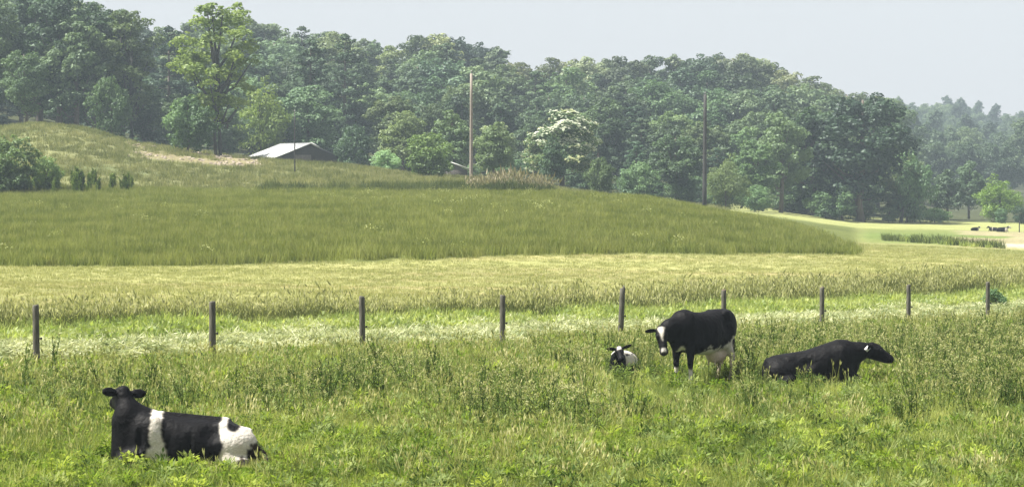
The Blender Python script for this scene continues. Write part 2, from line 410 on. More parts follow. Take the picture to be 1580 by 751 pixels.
_r = np.random.default_rng(11)
def proto(name, mb, mats): return bpy.data.objects.new(name, mb.mesh(name, mats))
def blade_proto(name, n, h, wd, spread, mat, lean=.4, mats=None, hmin=.5):
    mb = MB(); V, Q = blades(_r, n, h, wd, spread, lean, hmin=hmin); mb.add(V, Q, 0); return proto(name, mb, [mat])

def collection(name, objs):
    c = bpy.data.collections.new(name)
    for o_ in objs: c.objects.link(o_)
    return c

def scatter(name, X, Y, coll, n_var, smin, smax, label=None, cat=None, tilt=.12, zoff=0.0, zs=None, scl=None, Z=None, par=None):
    n = len(X); r = np.random.default_rng(abs(hash(name)) % 1000 if False else len(name) * 13 + n % 97)
    if Z is None: Z = ground(X, Y) + zoff
    me = bpy.data.meshes.new(name); me.vertices.add(n)
    me.vertices.foreach_set('co', np.stack([X, Y, Z], 1).astype(np.float32).ravel())
    rot = np.stack([r.normal(0, tilt, n), r.normal(0, tilt, n), r.random(n) * 6.283], 1).astype(np.float32)
    sc = smin + (smax - smin) * r.random(n)
    if scl is not None: sc = sc * scl
    sv = np.stack([sc, sc, sc * (zs if zs is not None else 1)], 1).astype(np.float32)
    a = me.attributes.new('rot', 'FLOAT_VECTOR', 'POINT'); a.data.foreach_set('vector', rot.ravel())
    a = me.attributes.new('scl', 'FLOAT_VECTOR', 'POINT'); a.data.foreach_set('vector', sv.ravel())
    a = me.attributes.new('pick', 'INT', 'POINT'); a.data.foreach_set('value', r.integers(0, n_var, n).astype(np.int32))
    me.update()
    o_ = link(name, me, par)
    g = bpy.data.node_groups.new(name + '_nodes', 'GeometryNodeTree')
    g.interface.new_socket('Geometry', in_out='INPUT', socket_type='NodeSocketGeometry'); g.interface.new_socket('Geometry', in_out='OUTPUT', socket_type='NodeSocketGeometry')
    gi = g.nodes.new('NodeGroupInput'); go = g.nodes.new('NodeGroupOutput'); iop = g.nodes.new('GeometryNodeInstanceOnPoints')
    ci = g.nodes.new('GeometryNodeCollectionInfo'); ci.inputs[0].default_value = coll; ci.inputs['Separate Children'].default_value = True; ci.inputs['Reset Children'].default_value = True
    iop.inputs['Pick Instance'].default_value = True
    for nm, dt, s_ in (('rot', 'FLOAT_VECTOR', 'Rotation'), ('scl', 'FLOAT_VECTOR', 'Scale'), ('pick', 'INT', 'Instance Index')):
        na = g.nodes.new('GeometryNodeInputNamedAttribute'); na.data_type = dt; na.inputs[0].default_value = nm
        g.links.new([q for q in na.outputs if q.enabled and q.name == 'Attribute'][0], iop.inputs[s_])
    g.links.new(gi.outputs[0], iop.inputs['Points']); g.links.new(ci.outputs[0], iop.inputs['Instance']); g.links.new(iop.outputs[0], go.inputs[0])
    md = o_.modifiers.new('scatter', 'NODES'); md.node_group = g
    return tag(o_, label, cat, None, 'stuff')

def pts(Y0, Y1, dens, mask, pad=.04, pxlo=None, pxhi=None, dfun=None):
    """random points in the view wedge between two distances, filtered by mask; density per square metre"""
    lo = -.2125 - pad if pxlo is None else (pxlo - 790) / F; hi = .2125 + pad if pxhi is None else (pxhi - 790) / F
    area = (hi - lo) * (Y1 ** 2 - Y0 ** 2) / 2; n = int(area * dens)
    Y = np.sqrt(Y0 ** 2 + (Y1 ** 2 - Y0 ** 2) * rng.random(n)); X = (lo + (hi - lo) * rng.random(n)) * Y
    k = mask(X, Y); return X[k], Y[k]

# -- where the cattle lie or stand the grass is pressed down
COWS = {'near': (wx(287, 34.6), 34.6), 'standing': (wx(1083, 48.9), 48.9), 'resting': (wx(1262, 48.6), 48.6), 'calf': (wx(960, 50.5), 50.5)}
def keep_off(X, Y, front=0.0):
    k = np.ones(len(X), bool)
    for nm, rx, ry in (('near', 1.15, .5), ('standing', .75, .4), ('resting', 1.1, .35), ('calf', .3, .3)):
        cx, cy = COWS[nm]
        k &= ((X - cx) / rx) ** 2 + ((Y - cy) / ry) ** 2 > 1
    return k

def clear_front(X, Y):
    px = 790 + X / Y * F
    k = ~((px > 140) & (px < 425) & (Y < 34.9) & (Y > 32.9))
    k &= ~((px > 1165) & (px < 1395) & (Y > 42) & (Y < 48.8) & (rng.random(len(X)) < .88))
    k &= ~((px > 985) & (px < 1150) & (Y > 41) & (Y < 48.8) & (rng.random(len(X)) < .93))
    k &= ~((px > 925) & (px < 985) & (Y > 41) & (Y < 50.5) & (rng.random(len(X)) < .93))
    return k
past = lambda X, Y: (fdist(X, Y) < .2 + (fbm(X * .5, Y * .5 + 8, 2) - .5) * 2)
# short pasture grass
tufts = collection('tufts_pasture', [blade_proto('tuft', 26, .26 + .05 * i, .016, .16, G_past, .6) for i in range(4)])
X, Y = pts(31, 80, 46, lambda X, Y: past(X, Y) & keep_off(X, Y))
far = sst(34, 50, Y)
scatter('grass', X, Y, tufts, 4, .6, 1.15, scl=(.75 + .35 * fbm(X * .4, Y * .4, 3) + .15 * far) * np.where(clear_front(X, Y), 1, .5))
# coarse pale seed grass
seeds = collection('tufts_seed', [proto('seed', seed_grass(_r, .55 + .06 * i, 12), [G_past, G_straw]) for i in range(4)])
X, Y = pts(32, 80, 10, lambda X, Y: past(X, Y) & keep_off(X, Y) & (fbm(X * .35 + 5, Y * .35, 3) + .10 * sst(36, 42, Y) > .47) & clear_front(X, Y))
scatter('seed_grass', X, Y, seeds, 4, .55, 1.0)
# clumps of low bright clover-like growth
clv = []
for i in range(3):
    mb = MB(); n = 150; P = _r.normal(0, 1, (n, 3)) * np.array([.16, .16, 0]); P[:, 2] = np.clip(.18 - (P[:, 0] ** 2 + P[:, 1] ** 2) * 2.2, .02, 1) * (.5 + .6 * _r.random(n))
    U = rdir(_r, n); U[:, 2] = np.abs(U[:, 2]) * .5 + .1; V, Q = diamonds(P, U, perp(_r, U), .05 + .04 * _r.random(n), .03 + .02 * _r.random(n)); mb.add(V, Q); clv.append(proto('clover', mb, [G_clov]))
X, Y = pts(31, 62, 14, lambda X, Y: past(X, Y) & keep_off(X, Y) & (fbm(X * .55 + 15, Y * .55, 3) - .20 * sst(38, 43, Y) > .50) & (clear_front(X, Y) | (rng.random(len(X)) < .25)))
scatter('clover', X, Y, collection('tufts_clover', clv), 3, .7, 1.3)
# low broad-leaved plants everywhere in the pasture
low = []
for i in range(6):
    mb = MB(); n = 80; az = _r.random(n) * 6.283; el = .15 + 1.0 * _r.random(n) ** 1.3; h0 = .03 + .20 * _r.random(n)
    P = np.stack([np.cos(az) * .12 * _r.random(n), np.sin(az) * .12 * _r.random(n), h0], 1); U = np.stack([np.cos(az) * np.cos(el), np.sin(az) * np.cos(el), np.sin(el)], 1)
    W = np.stack([-np.sin(az), np.cos(az), np.zeros(n)], 1) + _r.normal(0, .25, (n, 3)); W /= np.linalg.norm(W, axis=1)[:, None]; L = .04 + .05 * _r.random(n); V, Q = diamonds(P, U, W, L, L * (.25 + .2 * _r.random(n))); mb.add(V, Q)
    low.append(proto('low_plant', mb, [[G_weed, G_clov, G_weedlt][i % 3]]))
X, Y = pts(31, 72, 17, lambda X, Y: past(X, Y) & keep_off(X, Y) & (fbm(X * .9 + 3, Y * .9, 3) > .40) & (clear_front(X, Y) | (rng.random(len(X)) < .2)))
scatter('low_plants', X, Y, collection('low_kinds', low), 6, .6, 1.5, tilt=.2)
# tall leafy weeds standing through the middle of the pasture
def weed_zone(X, Y):
    px = 790 + X / Y * F; d = fdist(X, Y)
    z = sst(36.5, 39.5, Y + (fbm(X * .3, Y * .3, 2) - .5) * 4 - 2.0 * sst(900, 1500, px)) * (1 - sst(-5, -1.5, d)) * (.25 + .75 * sst(330, 520, px)) * (1 - .55 * sst(54, 62, Y))
    return z
wd = [proto('weed', weed(_r, .62 + .1 * i, 3, .10), [G_weed, G_wtip]) for i in range(3)] + [proto('weed_b', weed(_r, .6 + .1 * i, 3, .09), [G_weedlt, G_wtip]) for i in range(3)]
X, Y = pts(33, 76, 17, lambda X, Y: past(X, Y) & keep_off(X, Y) & (rng.random(len(X)) < weed_zone(X, Y) * sst(.42, .66, fbm(X * .45, Y * .45 + 31, 3)) * 1.6))
k = clear_front(X, Y); X, Y = X[k], Y[k]
scatter('weeds', X, Y, collection('weed_kinds', wd), 6, .55, 1.25)
# weeds that grow taller in the meadow: clumps along the hillside foot and right of the hedge
X, Y = pts(196, 207, 5.0, lambda X, Y: (lambda px: ((px < 95) | ((px > 112) & (px < 152)) | ((px > 170) & (px < 204))) & (rng.random(len(X)) < .30))(790 + X / Y * F), pxlo=-120, pxhi=215)
scatter('dark_weeds', X, Y, collection('dark_weeds_kinds', [proto('dweed', weed(_r, 1.5, 6, .34, False), [G_weed, G_weed]) for i in range(3)]), 3, .35, 1.1)

# thin pale grass along the fence
X, Y = pts(44, 82, 16, lambda X, Y: (np.abs(fdist(X, Y) - .2) < 2.2) & keep_off(X, Y))
scatter('pale_grass', X, Y, collection('tufts_pale', [blade_proto('tuft_pale', 26, .17, .016, .16, G_mown, .7) for i in range(3)]), 3, .6, 1.2)
# raked hay: low ragged rolls of pale straw
hay = []
for i in range(4):
    mb = MB(); n = 380; P = _r.normal(0, 1, (n, 3)) * np.array([.24, .17, 0]); rr = (P[:, 0] / .5) ** 2 + (P[:, 1] / .36) ** 2
    P[:, 2] = np.clip(1 - rr, 0, 1) * .28 * _r.random(n) ** .4 + .02
    U = rdir(_r, n) * np.array([1, 1, .45]); U /= np.linalg.norm(U, axis=1)[:, None]
    V, Q = diamonds(P, U, perp(_r, U), .08 + .16 * _r.random(n), .016 + .014 * _r.random(n)); mb.add(V, Q); hay.append(proto('haylock', mb, [G_hay]))
def hay_mask(X, Y):
    d = fdist(X, Y) + (fbm(X * .3, Y * .3 + 50, 3) - .5) * 3.2
    ridge = np.exp(-((d - 3.0) / .8) ** 2) + .9 * np.exp(-((d - 6.0) / .4) ** 2)
    return rng.random(len(X)) < .9 * ridge * sst(.38, .6, fbm(X * .7, Y * .7, 3)) + .07 * ((d > 1.0) & (d < 6))
X, Y = pts(46, 96, 34, hay_mask)
scatter('hay', X, Y, collection('hay_kinds', hay), 4, .8, 1.25, zs=.85, tilt=.2)
# lush bright growth behind the hay
lush = []
for i in range(4):
    mb = MB(); V, Q = blades(_r, 40, .52, .035, .22, .9, 3, .5); mb.add(V, Q)
    n = 60; P = _r.normal(0, 1, (n, 3)) * np.array([.14, .14, 0]); P[:, 2] = .28 * _r.random(n); U = rdir(_r, n); U[:, 2] = abs(U[:, 2])
    V, Q = diamonds(P, U, perp(_r, U), .09 + .06 * _r.random(n), .05 + .03 * _r.random(n)); mb.add(V, Q); lush.append(proto('lush', mb, [G_lush]))
X, Y = pts(50, 104, 12, lambda X, Y: (lambda d: (d > 4.6) & (d < 8.8) & (rng.random(len(X)) < .35 + .65 * sst(.35, .6, fbm(X * .4, Y * .4 + 3, 3))))(fdist(X, Y)))
scatter('lush_grass', X, Y, collection('lush_kinds', lush), 4, .6, 1.2, scl=.75 + .65 * fbm(X * .5, Y * .5, 2))
# strip of unmown olive grass behind it
ol = []
for i in range(4):
    mb = MB(); V, Q = blades(_r, 30, .66, .022, .26, .5, hmin=.35); mb.add(V, Q, 0)
    if i % 2:
        n = 12; P = np.concatenate([_r.normal(0, .16, (n, 2)), .45 + .35 * _r.random((n, 1))], 1); U = np.tile([.2, 0, 1.], (n, 1)) + _r.normal(0, .3, (n, 3))
        V, Q = diamonds(P, U, perp(_r, U), .1 + .08 * _r.random(n), .03 + .02 * _r.random(n)); mb.add(V, Q, 1)
    ol.append(proto('olive', mb, [G_olive, G_wtip]))
X, Y = pts(56, 118, 11, lambda X, Y: (lambda d: (d > 7.7 + (fbm(X * .2, Y * .2, 2) - .5) * 2) & (d < 12.8 + (fbm(X * .2 + 9, Y * .2, 3) - .5) * 6))(fdist(X, Y)))
scatter('unmown_grass', X, Y, collection('olive_kinds', ol), 4, .7, 1.15, scl=.6 + .7 * fbm(X * .3 + 4, Y * .3, 3))
# mown field stubble
mw = [blade_proto('stub', 26, .13, .02, .3, G_mown, .9) for i in range(3)]
X, Y = pts(70, 160, 6.5, lambda X, Y: (fdist(X, Y) > 12) & ~in_meadow(X, Y))
scatter('stubble', X, Y, collection('stub_kinds', mw), 3, .6, 1.1)
# tall meadow on the slope
md_ = [blade_proto('mead', 40, .60, .034, .42, G_mead, .4, hmin=.6) for i in range(3)] + [blade_proto('mead', 30, .66, .03, .42, G_mdlt, .4, hmin=.6)]
X, Y = pts(104, 206, 4.2, in_meadow)
dark = sst(0, 3.5, Y - front_edge(X, Y))
scatter('meadow_grass', X, Y, collection('mead_kinds', md_), 4, .8, 1.2, scl=.6 + .45 * fbm(X * .12, Y * .12, 3) + .2 * fbm(X * .7, Y * .7, 2))
yl = [blade_proto('meadlt', 18, .70, .035, .4, G_mdlt, .5) for i in range(3)]
X, Y = pts(104, 200, 2.4, lambda X, Y: in_meadow(X, Y) & (fbm(X * .22 + 60, Y * .13, 3) > .54 - .10 * sst(170, 190, Y)))
scatter('yellow_grass', X, Y, collection('meadlt_kinds', yl), 3, .6, 1.05)
um = []
for i in range(2):
    mb = MB(); n = 26; P = np.concatenate([_r.normal(0, .22, (n, 2)), .45 + .25 * _r.random((n, 1))], 1); U = rdir(_r, n); U[:, 2] *= .3
    V, Q = diamonds(P, U, perp(_r, U), np.full(n, .11), np.full(n, .06)); mb.add(V, Q); um.append(proto('umbel', mb, [G_white]))
X, Y = pts(112, 198, .05, lambda X, Y: in_meadow(X, Y) & (fbm(X * .1 + 20, Y * .08 + 3, 3) > .45))
scatter('wildflowers', X, Y, collection('umbel_kinds', um), 2, .6, 1.2)
# hillside grass and reeds at the crest
hg = [blade_proto('hillg', 26, .5, .05, .5, leaf_mat('hill_grass', (.115, .135, .05), (.18, .20, .08), (.29, .29, .15), .10, .4), .5) for i in range(3)]
X, Y = pts(200, 292, 1.7, lambda X, Y: (790 + X / Y * F < 1120) & ~((790 + X / Y * F > 205) & (790 + X / Y * F < 400) & (Y > 236) & (fbm(X * .35, Y * .2, 4) > .46)))
scatter('hillside_grass', X, Y, collection('hillg_kinds', hg), 3, .5, 1.2)
rd = []
for i in range(4):
    mb = MB(); V, Q = blades(_r, 46, 1.25, .05, .5, .35, hmin=.6); mb.add(V, Q, 0)
    if i > 1:
        n = 9; P = np.concatenate([_r.normal(0, .4, (n, 2)), 1.05 + .45 * _r.random((n, 1))], 1); U = np.tile([.25, 0, 1.], (n, 1)) + _r.normal(0, .2, (n, 3))
        V, Q = diamonds(P, U, perp(_r, U), .3 + .2 * _r.random(n), .09 + .05 * _r.random(n)); mb.add(V, Q, 1)
    rd.append(proto('reed', mb, [G_reed, G_plume]))
X, Y = pts(196, 206, 2.4, lambda X, Y: (lambda px: (px > 400) & (px < 855) & (rng.random(len(X)) < .35 + .65 * sst(560, 740, px)))(790 + X / Y * F))
px = 790 + X / Y * F
k = px < 720
scatter('reeds', X[k], Y[k], collection('reed_kinds', rd[:2]), 2, .6, 1.05)
scatter('plumed_reeds', X[~k], Y[~k], collection('plume_kinds', rd[2:]), 2, .5, 1.15, scl=.55 + .55 * np.exp(-((790 + X[~k] / Y[~k] * F - 790) / 60) ** 2))
# weed rows in the far right field
X, Y = pts(160, 200, 1.6, lambda X, Y: (lambda px: (px > 1365) & (px < 1548) & (np.abs(Y - 181 + (px - 1450) * .11) < 4 + 3 * (fbm(X * .2, Y * .2, 2) - .5)))(790 + X / Y * F))
scatter('field_weeds', X, Y, collection('fieldweed_kinds', [blade_proto('fw', 30, .8, .07, .5, G_reed, .7) for i in range(2)] + [blade_proto('fw2', 30, .7, .07, .5, G_lush, .7)]), 3, .5, 1.0)

# ------------------------------------------------------------------ trees
def lobes_to_leaves(r, Cn, R, n, size, upper=.62, flat=(1, 1, .8)):
    """leaf sprays on the outside of many rounded lobes"""
    k = r.choice(len(Cn), n, p=(R ** 2) / (R ** 2).sum()); D = rdir(r, n)
    flip = (D[:, 2] < 0) & (r.random(n) < upper); D[flip, 2] *= -1
    rad = R[k] * (1 - .35 * r.random(n) ** 2.2 + r.normal(0, .06, n)); P = Cn[k] + D * rad[:, None] * np.array(flat)
    Nn = D + .75 * rdir(r, n) + np.array([0, 0, .35]); Nn /= np.linalg.norm(Nn, axis=1)[:, None]
    U = perp(r, Nn); W = np.cross(Nn, U); L = size * (.6 + .8 * r.random(n))
    return diamonds(P - U * L[:, None] * .5, U, W, L, L * .72)

def decid(seed, H, Rw, base=.22, n=11000, leaf=.42, nl=34, shape=1.0, trunks=1, gap=.0, lobe=(.20, .34)):
    r = np.random.default_rng(seed); crown = MB(); zc = H * (base + 1) / 2; hz = H * (1 - base) / 2
    D = rdir(r, nl); rad = .35 + .55 * r.random(nl) ** .7
    Cn = D * rad[:, None] * np.array([Rw, Rw, hz]) * np.array([.85, .85, .82]); tz = Cn[:, 2] / hz
    Cn[:, :2] *= (1 - shape * .28 * np.clip(tz, 0, 1) - .12 * np.clip(-tz, 0, 1))[:, None]; Cn[:, 2] += zc
    R = Rw * (lobe[0] + (lobe[1] - lobe[0]) * r.random(nl))
    # small outer twigs break the outline
    nt_ = nl * 6; D2 = rdir(r, nt_); D2[:, 2] = np.abs(D2[:, 2]) * 1.2 - .25
    k = r.choice(nl, nt_); C2 = Cn[k] + D2 * R[k][:, None] * (.85 + .4 * r.random(nt_))[:, None]; R2 = R[k] * (.12 + .2 * r.random(nt_))
    V, Q = lobes_to_leaves(r, np.concatenate([Cn, C2]), np.concatenate([R, R2 * 1.7]), n, leaf)
    crown.add(V, Q)
    tr = MB()
    for q in range(trunks):
        ox = 0 if trunks == 1 else (q - (trunks - 1) / 2) * .9; top = H * (.8 if trunks == 1 else .66)
        lean = r.normal(0, .03) * H + ox * 1.2
        tp = np.array([[ox + lean * s_ ** 1.5, r.normal(0, .1), top * s_] for s_ in np.linspace(0, 1, 7)])
        tr.tube(tp, np.linspace(H * .022, H * .006, 7) * (1 if trunks == 1 else .38), 7)
        for j in r.choice(nl, min(nl, 10), replace=False):
            s_ = np.clip((Cn[j][2] / top) * .62, .2, .9); a = np.array([np.interp(s_, np.linspace(0, 1, 7), tp[:, c_]) for c_ in range(3)])
            mid = (a + Cn[j]) / 2 + np.array([0, 0, -.04 * H]); tr.tube([a, mid, Cn[j]], [H * .009, H * .006, H * .002], 5)
    return crown, tr
def pine(seed, H, Rw, base=.06, n=12000, leaf=.36, layers=15):
    r = np.random.default_rng(seed); Cn, R, tips = [], [], []
    for i in range(layers):
        t_ = i / (layers - 1); z = H * (base + (1 - base) * t_) + r.normal(0, .2); rr = Rw * (1 - t_) ** .62 * (.75 + .4 * r.random()) + .55
        nb = int(4 + 3 * (1 - t_)); a0 = r.random() * 6.28
        for b in range(nb):
            a = a0 + b * 6.283 / nb + r.normal(0, .3); L = rr * (.6 + .55 * r.random())
            zb = z + r.normal(0, .35); tips.append((zb, np.array([math.cos(a) * L, math.sin(a) * L, zb + .10 * L])))
            for q in np.linspace(.35, 1, 4):
                Cn.append([math.cos(a) * L * q, math.sin(a) * L * q, zb + .10 * L * q + r.normal(0, .2)]); R.append((.5 + .45 * q) * (.45 + .55 * rr / Rw) * Rw / 4.6)
    Cn.append([0, 0, H]); R.append(.5)
    V, Q = lobes_to_leaves(r, np.array(Cn), np.array(R), n, leaf, .8, (1.1, 1.1, .68)); cr = MB(); cr.add(V, Q)
    tr = MB(); tr.tube([[0, 0, 0], [.1, 0, H * .5], [0, 0, H * .97]], [H * .02, H * .013, H * .003], 7)
    for z, tpt in tips: tr.tube([[0, 0, z - .1], list(tpt)], [H * .005, H * .0015], 4)
    return cr, tr

L_dark = leaf_mat('leaves_deep', (.028, .054, .027), (.058, .10, .046), (.13, .185, .092), .12, .3, gloss=.035, use_obj=True)
L_mid = leaf_mat('leaves_mid', (.040, .074, .032), (.084, .135, .058), (.17, .232, .11), .12, .33, gloss=.035, use_obj=True)
L_pine = leaf_mat('needles', (.028, .052, .028), (.045, .080, .038), (.08, .125, .06), .12, .22, gloss=.03, use_obj=True)
L_light = leaf_mat('leaves_light', (.10, .15, .04), (.16, .22, .06), (.26, .32, .11), .25, .4, gloss=.03, use_obj=True)
L_blos = leaf_mat('blossom_white', (.38, .43, .31), (.52, .56, .44), (.68, .70, .6), .6, .3)

KIND = {}; TREE_H = {}
def add_kind(k, pr, lm, bm=None):
    cr, tr = pr; TREE_H[k] = float(np.percentile(np.concatenate(cr.V)[:, 2], 99.7)); KIND[k] = (cr.mesh(k + '_crown', [lm]), tr.mesh(k + '_trunk', [bm or M_bark], True))
add_kind('oak', decid(1, 17, 5.6, .03, n=15000, leaf=.36, nl=46, lobe=(.17, .30)), L_dark)
add_kind('oak2', decid(2, 18, 5.0, .04, n=15000, leaf=.36, nl=42, shape=1.3, lobe=(.18, .32)), L_mid)
add_kind('maple', decid(3, 16, 5.2, .03, n=15000, leaf=.34, nl=52, lobe=(.14, .26)), L_mid)
add_kind('ash', decid(4, 19, 4.6, .04, n=15000, leaf=.36, nl=50, lobe=(.16, .28)), L_dark)
add_kind('beech', decid(5, 16, 6.0, .03, n=16000, leaf=.36, nl=56, shape=.8, lobe=(.15, .27)), L_mid)
add_kind('pine', pine(6, 19, 4.6), L_pine)
add_kind('pine2', pine(7, 17, 4.2, .05, layers=12), L_pine)
add_kind('tall', decid(8, 20, 4.3, .06, n=9500, leaf=.30, nl=56, shape=.1, trunks=2, lobe=(.12, .24)), L_light, M_bark_pale)
add_kind('bush', decid(9, 5, 3.1, -.1, n=9000, leaf=.2, nl=36, lobe=(.16, .30)), L_mid)
add_kind('bush2', decid(10, 5, 2.8, -.1, n=9000, leaf=.2, nl=32, lobe=(.18, .32)), L_mid)
add_kind('willow', decid(12, 7, 4.6, -.08, n=11000, leaf=.24, nl=44, lobe=(.16, .30)), L_light)
add_kind('cedar', decid(13, 8, 2.6, -.05, n=9000, leaf=.24, nl=40, shape=2.0, lobe=(.2, .34)), L_mid)
NAMES = {'oak': 'oak_tree', 'oak2': 'leafy_tree', 'maple': 'leafy_tree', 'ash': 'leafy_tree', 'beech': 'leafy_tree', 'pine': 'pine_tree', 'pine2': 'pine_tree',
         'tall': 'tall_tree', 'bush': 'shrub', 'bush2': 'shrub', 'willow': 'round_tree', 'cedar': 'cone_shaped_tree'}

def tree(kind, px, Y, top, label, cat='tree', group=None, wide=1.0, tint=(1, 1, 1), rz=None, name=None, trunk=True):
    """top is the photograph's row of the tree's tip; the tree stands on the ground at distance Y"""
    X = wx(px, Y); z0 = gz(X, Y) - .1; h = wz(top, Y) - z0; s_ = h / TREE_H[kind]
    e = bpy.data.objects.new(name or NAMES[kind], None); C.objects.link(e); e.location = (X, Y, z0); e.empty_display_size = 1
    e.rotation_euler = (0, 0, rng.random() * 6.283 if rz is None else rz)
    lat = max(min(s_ * 1.25, 1.5), s_ * .85) if wide is None else s_ * wide
    e.scale = (lat, lat, s_)
    tag(e, label, cat, group)
    for nm, me_ in (('crown', KIND[kind][0]), ('trunk', KIND[kind][1])):
        if nm == 'trunk' and not trunk: continue
        c_ = bpy.data.objects.new(nm, me_); C.objects.link(c_); c_.parent = e
        if nm == 'crown': c_.color = (*tint, 1)
    return e

# hand placed trees that the photograph sets apart
tree('tall', 336, 262, 6, 'tall airy yellow-green tree with twin bare stems, left of the white barn roof', tint=(.95, 1.02, .8), rz=2.1, wide=1.3)
tree('bush', 290, 258, 150, 'pale green bushy tree at the foot of the tall twin-stemmed tree', tint=(1.5, 1.6, 1.3), wide=.9, name='bushy_tree')
tree('willow', 402, 314, 126, 'bright yellow-green leafy tree just above the left end of the white barn roof', tint=(1.0, 1.05, .75), wide=.72, name='leafy_tree')
tree('bush', 172, 285, 120, 'light green slender young tree at the wood edge on top of the grassy hill', tint=(1.3, 1.35, 1.1), wide=.6, name='young_tree')
tree('oak', 40, 285, 82, 'mid green round-headed tree at the left edge above the grassy hilltop', tint=(1.3, 1.35, 1.1))
tree('ash', 62, 312, -24, 'very tall dark tree reaching out of the top left corner', tint=(.9, .95, 1))
tree('oak2', -20, 300, -10, 'dark leafy tree cut by the left border of the picture', tint=(.9, .95, 1))
tree('maple', 118, 300, 28, 'dark green tree with a rounded top rising above the grassy hill crest', tint=(.95, 1, 1))
tree('tall', 198, 305, 18, 'thin-topped tree with sky showing through its upper twigs', tint=(.62, .66, .8), wide=1.15)
tree('oak2', 92, 302, -8, 'tall dark tree over the hilltop, crown cut by the top border', tint=(.85, .92, 1), wide=1.0)
tree('maple', 150, 308, 8, 'tall dark green tree whose top nearly touches the upper border', tint=(.95, 1, .95), wide=1.0)
tree('pine', 262, 330, 44, 'dark blue-green pine in the gap left of the tall yellow-green tree', tint=(.85, .9, 1.1))
tree('pine2', 480, 335, 62, 'dark pine with layered boughs behind the right end of the barn roof', tint=(.9, .95, 1))
tree('pine', 533, 350, 56, 'pointed pine standing a little above the skyline right of the barn', tint=(.85, .9, 1))
tree('bush2', 662, 256, 207, 'dense rounded dark green bush left of the pale utility pole', 'bush', wide=1.15, tint=(1.5, 1.5, .9), name='round_bush')
tree('cedar', 762, 262, 190, 'dull green broad cone-shaped tree just right of the pale utility pole', tint=(.85, .9, .75), wide=1.05)
tree('cedar', 700, 285, 172, 'mid green tree just left of the pale utility pole', tint=(1, 1.05, .9), wide=1.1)
e = tree('beech', 866, 268, 172, 'tree covered in white blossom above the plumed reeds', wide=1.6, tint=(1.15, 1.2, 1.1), name='flowering_tree', rz=1.0)
# blossom: sprays over the top and right of its crown
r = np.random.default_rng(44); src = np.zeros(len(KIND['beech'][0].vertices) * 3, np.float32); KIND['beech'][0].vertices.foreach_get('co', src); src = src.reshape(-1, 4, 3).mean(1)
zc = 9.0; dd = src - np.array([0, 0, zc]); out = np.sqrt((dd[:, 0] / 5.2) ** 2 + (dd[:, 1] / 5.2) ** 2 + (dd[:, 2] / 7.2) ** 2)
cand = np.where((out > .52) & (fbm(src[:, 0] * .9 + src[:, 1] * .5 + 10, src[:, 2] * .9, 2) > .42) & (src[:, 2] > 1.5))[0]
cand = r.choice(cand, min(4200, len(cand)), replace=False)
P = src[cand] + dd[cand] * .035; Nn = dd[cand] / np.linalg.norm(dd[cand], axis=1)[:, None] + .5 * rdir(r, len(cand)); U = perp(r, Nn); W = np.cross(Nn, U); W /= np.linalg.norm(W, axis=1)[:, None]
V, Q = diamonds(P - U * .25, U, W, .26 + .3 * r.random(len(P)), .2 + .2 * r.random(len(P)))
link('blossom', mesh_np('blossom', V, Q, [L_blos]), e)
tree('cedar', 852, 255, 212, 'grey-green cone-shaped tree growing in front of the white-blossomed tree', tint=(.95, 1.05, 1.15), wide=.8)
tree('bush', 925, 262, 244, 'low olive green bush right of the white-blossomed tree', 'bush', tint=(1.0, 1.02, .7), wide=.75, name='low_bush')
tree('bush', 985, 285, 250, 'pale grey-green shrub at the wood edge behind the meadow crest', 'shrub', tint=(1.6, 1.7, 1.6), wide=.9)
tree('willow', 1120, 285, 242, 'pale arching shrub right beside the dark utility pole', 'shrub', tint=(.62, .68, .72), wide=.85, name='arching_shrub')
tree('bush', 1050, 290, 268, 'low pale shrub left of the dark utility pole', 'shrub', tint=(1.5, 1.6, 1.5), wide=1.1)
tree('bush', 1165, 290, 286, 'low grey shrub spilling onto the pale field under the dark big trees', 'shrub', tint=(1.9, 2.0, 1.9), wide=1.1)
tree('oak', 1330, 318, 150, 'great dark spreading tree at the end of the wood above the pale field', tint=(.75, .82, .9), wide=1.25)
tree('oak2', 1255, 322, 168, 'large dark green tree left of the great spreading tree', tint=(.95, 1.0, 1.0), wide=1.25)
tree('maple', 1205, 312, 176, 'light-topped leafy tree at the wood edge above the pale field', tint=(.95, 1.02, 1.0))
tree('ash', 1372, 330, 172, 'dark leaning tree on the right shoulder of the wood', tint=(.8, .9, .95), wide=1.1)
tree('bush', 1400, 325, 236, 'grey-green leafy tree at the right foot of the wood', tint=(1.5, 1.65, 1.7), wide=.65, name='leafy_tree')
tree('bush', 1442, 328, 321, 'small whitish rounded bush at the edge of the pale field', 'bush', tint=(3.2, 3.2, 3.2), wide=2.0, name='small_bush')
tree('cedar', 1462, 350, 262, 'dark green tree between the wood and the bright round tree', tint=(.65, .72, .8), wide=1.1)
tree('maple', 1495, 360, 250, 'dark tree behind the left side of the bright round tree', tint=(.8, .9, 1), wide=.9)
tree('willow', 1543, 338, 272, 'bright yellow-green round tree by the far right field edge', tint=(1.35, 1.5, .8), wide=1.05)
tree('bush2', 1545, 330, 322, 'small grey-green bush in front of the bright round tree', 'bush', tint=(1.1, 1.3, 1.3), wide=.9, name='small_bush')
tree('bush2', 1574, 329, 318, 'small dark bush at the right border of the far field', 'bush', tint=(.7, .85, .9), wide=.9, name='small_bush')
tree('bush2', 16, 197, 212, 'large leafy pale green shrub at the left border on the hillside foot', 'shrub', tint=(1.5, 1.45, 1.1), wide=1.0)
tree('bush2', 72, 199, 243, 'smaller leafy shrub right of the large shrub at the left border', 'shrub', tint=(1.7, 1.75, 1.2), wide=.9)
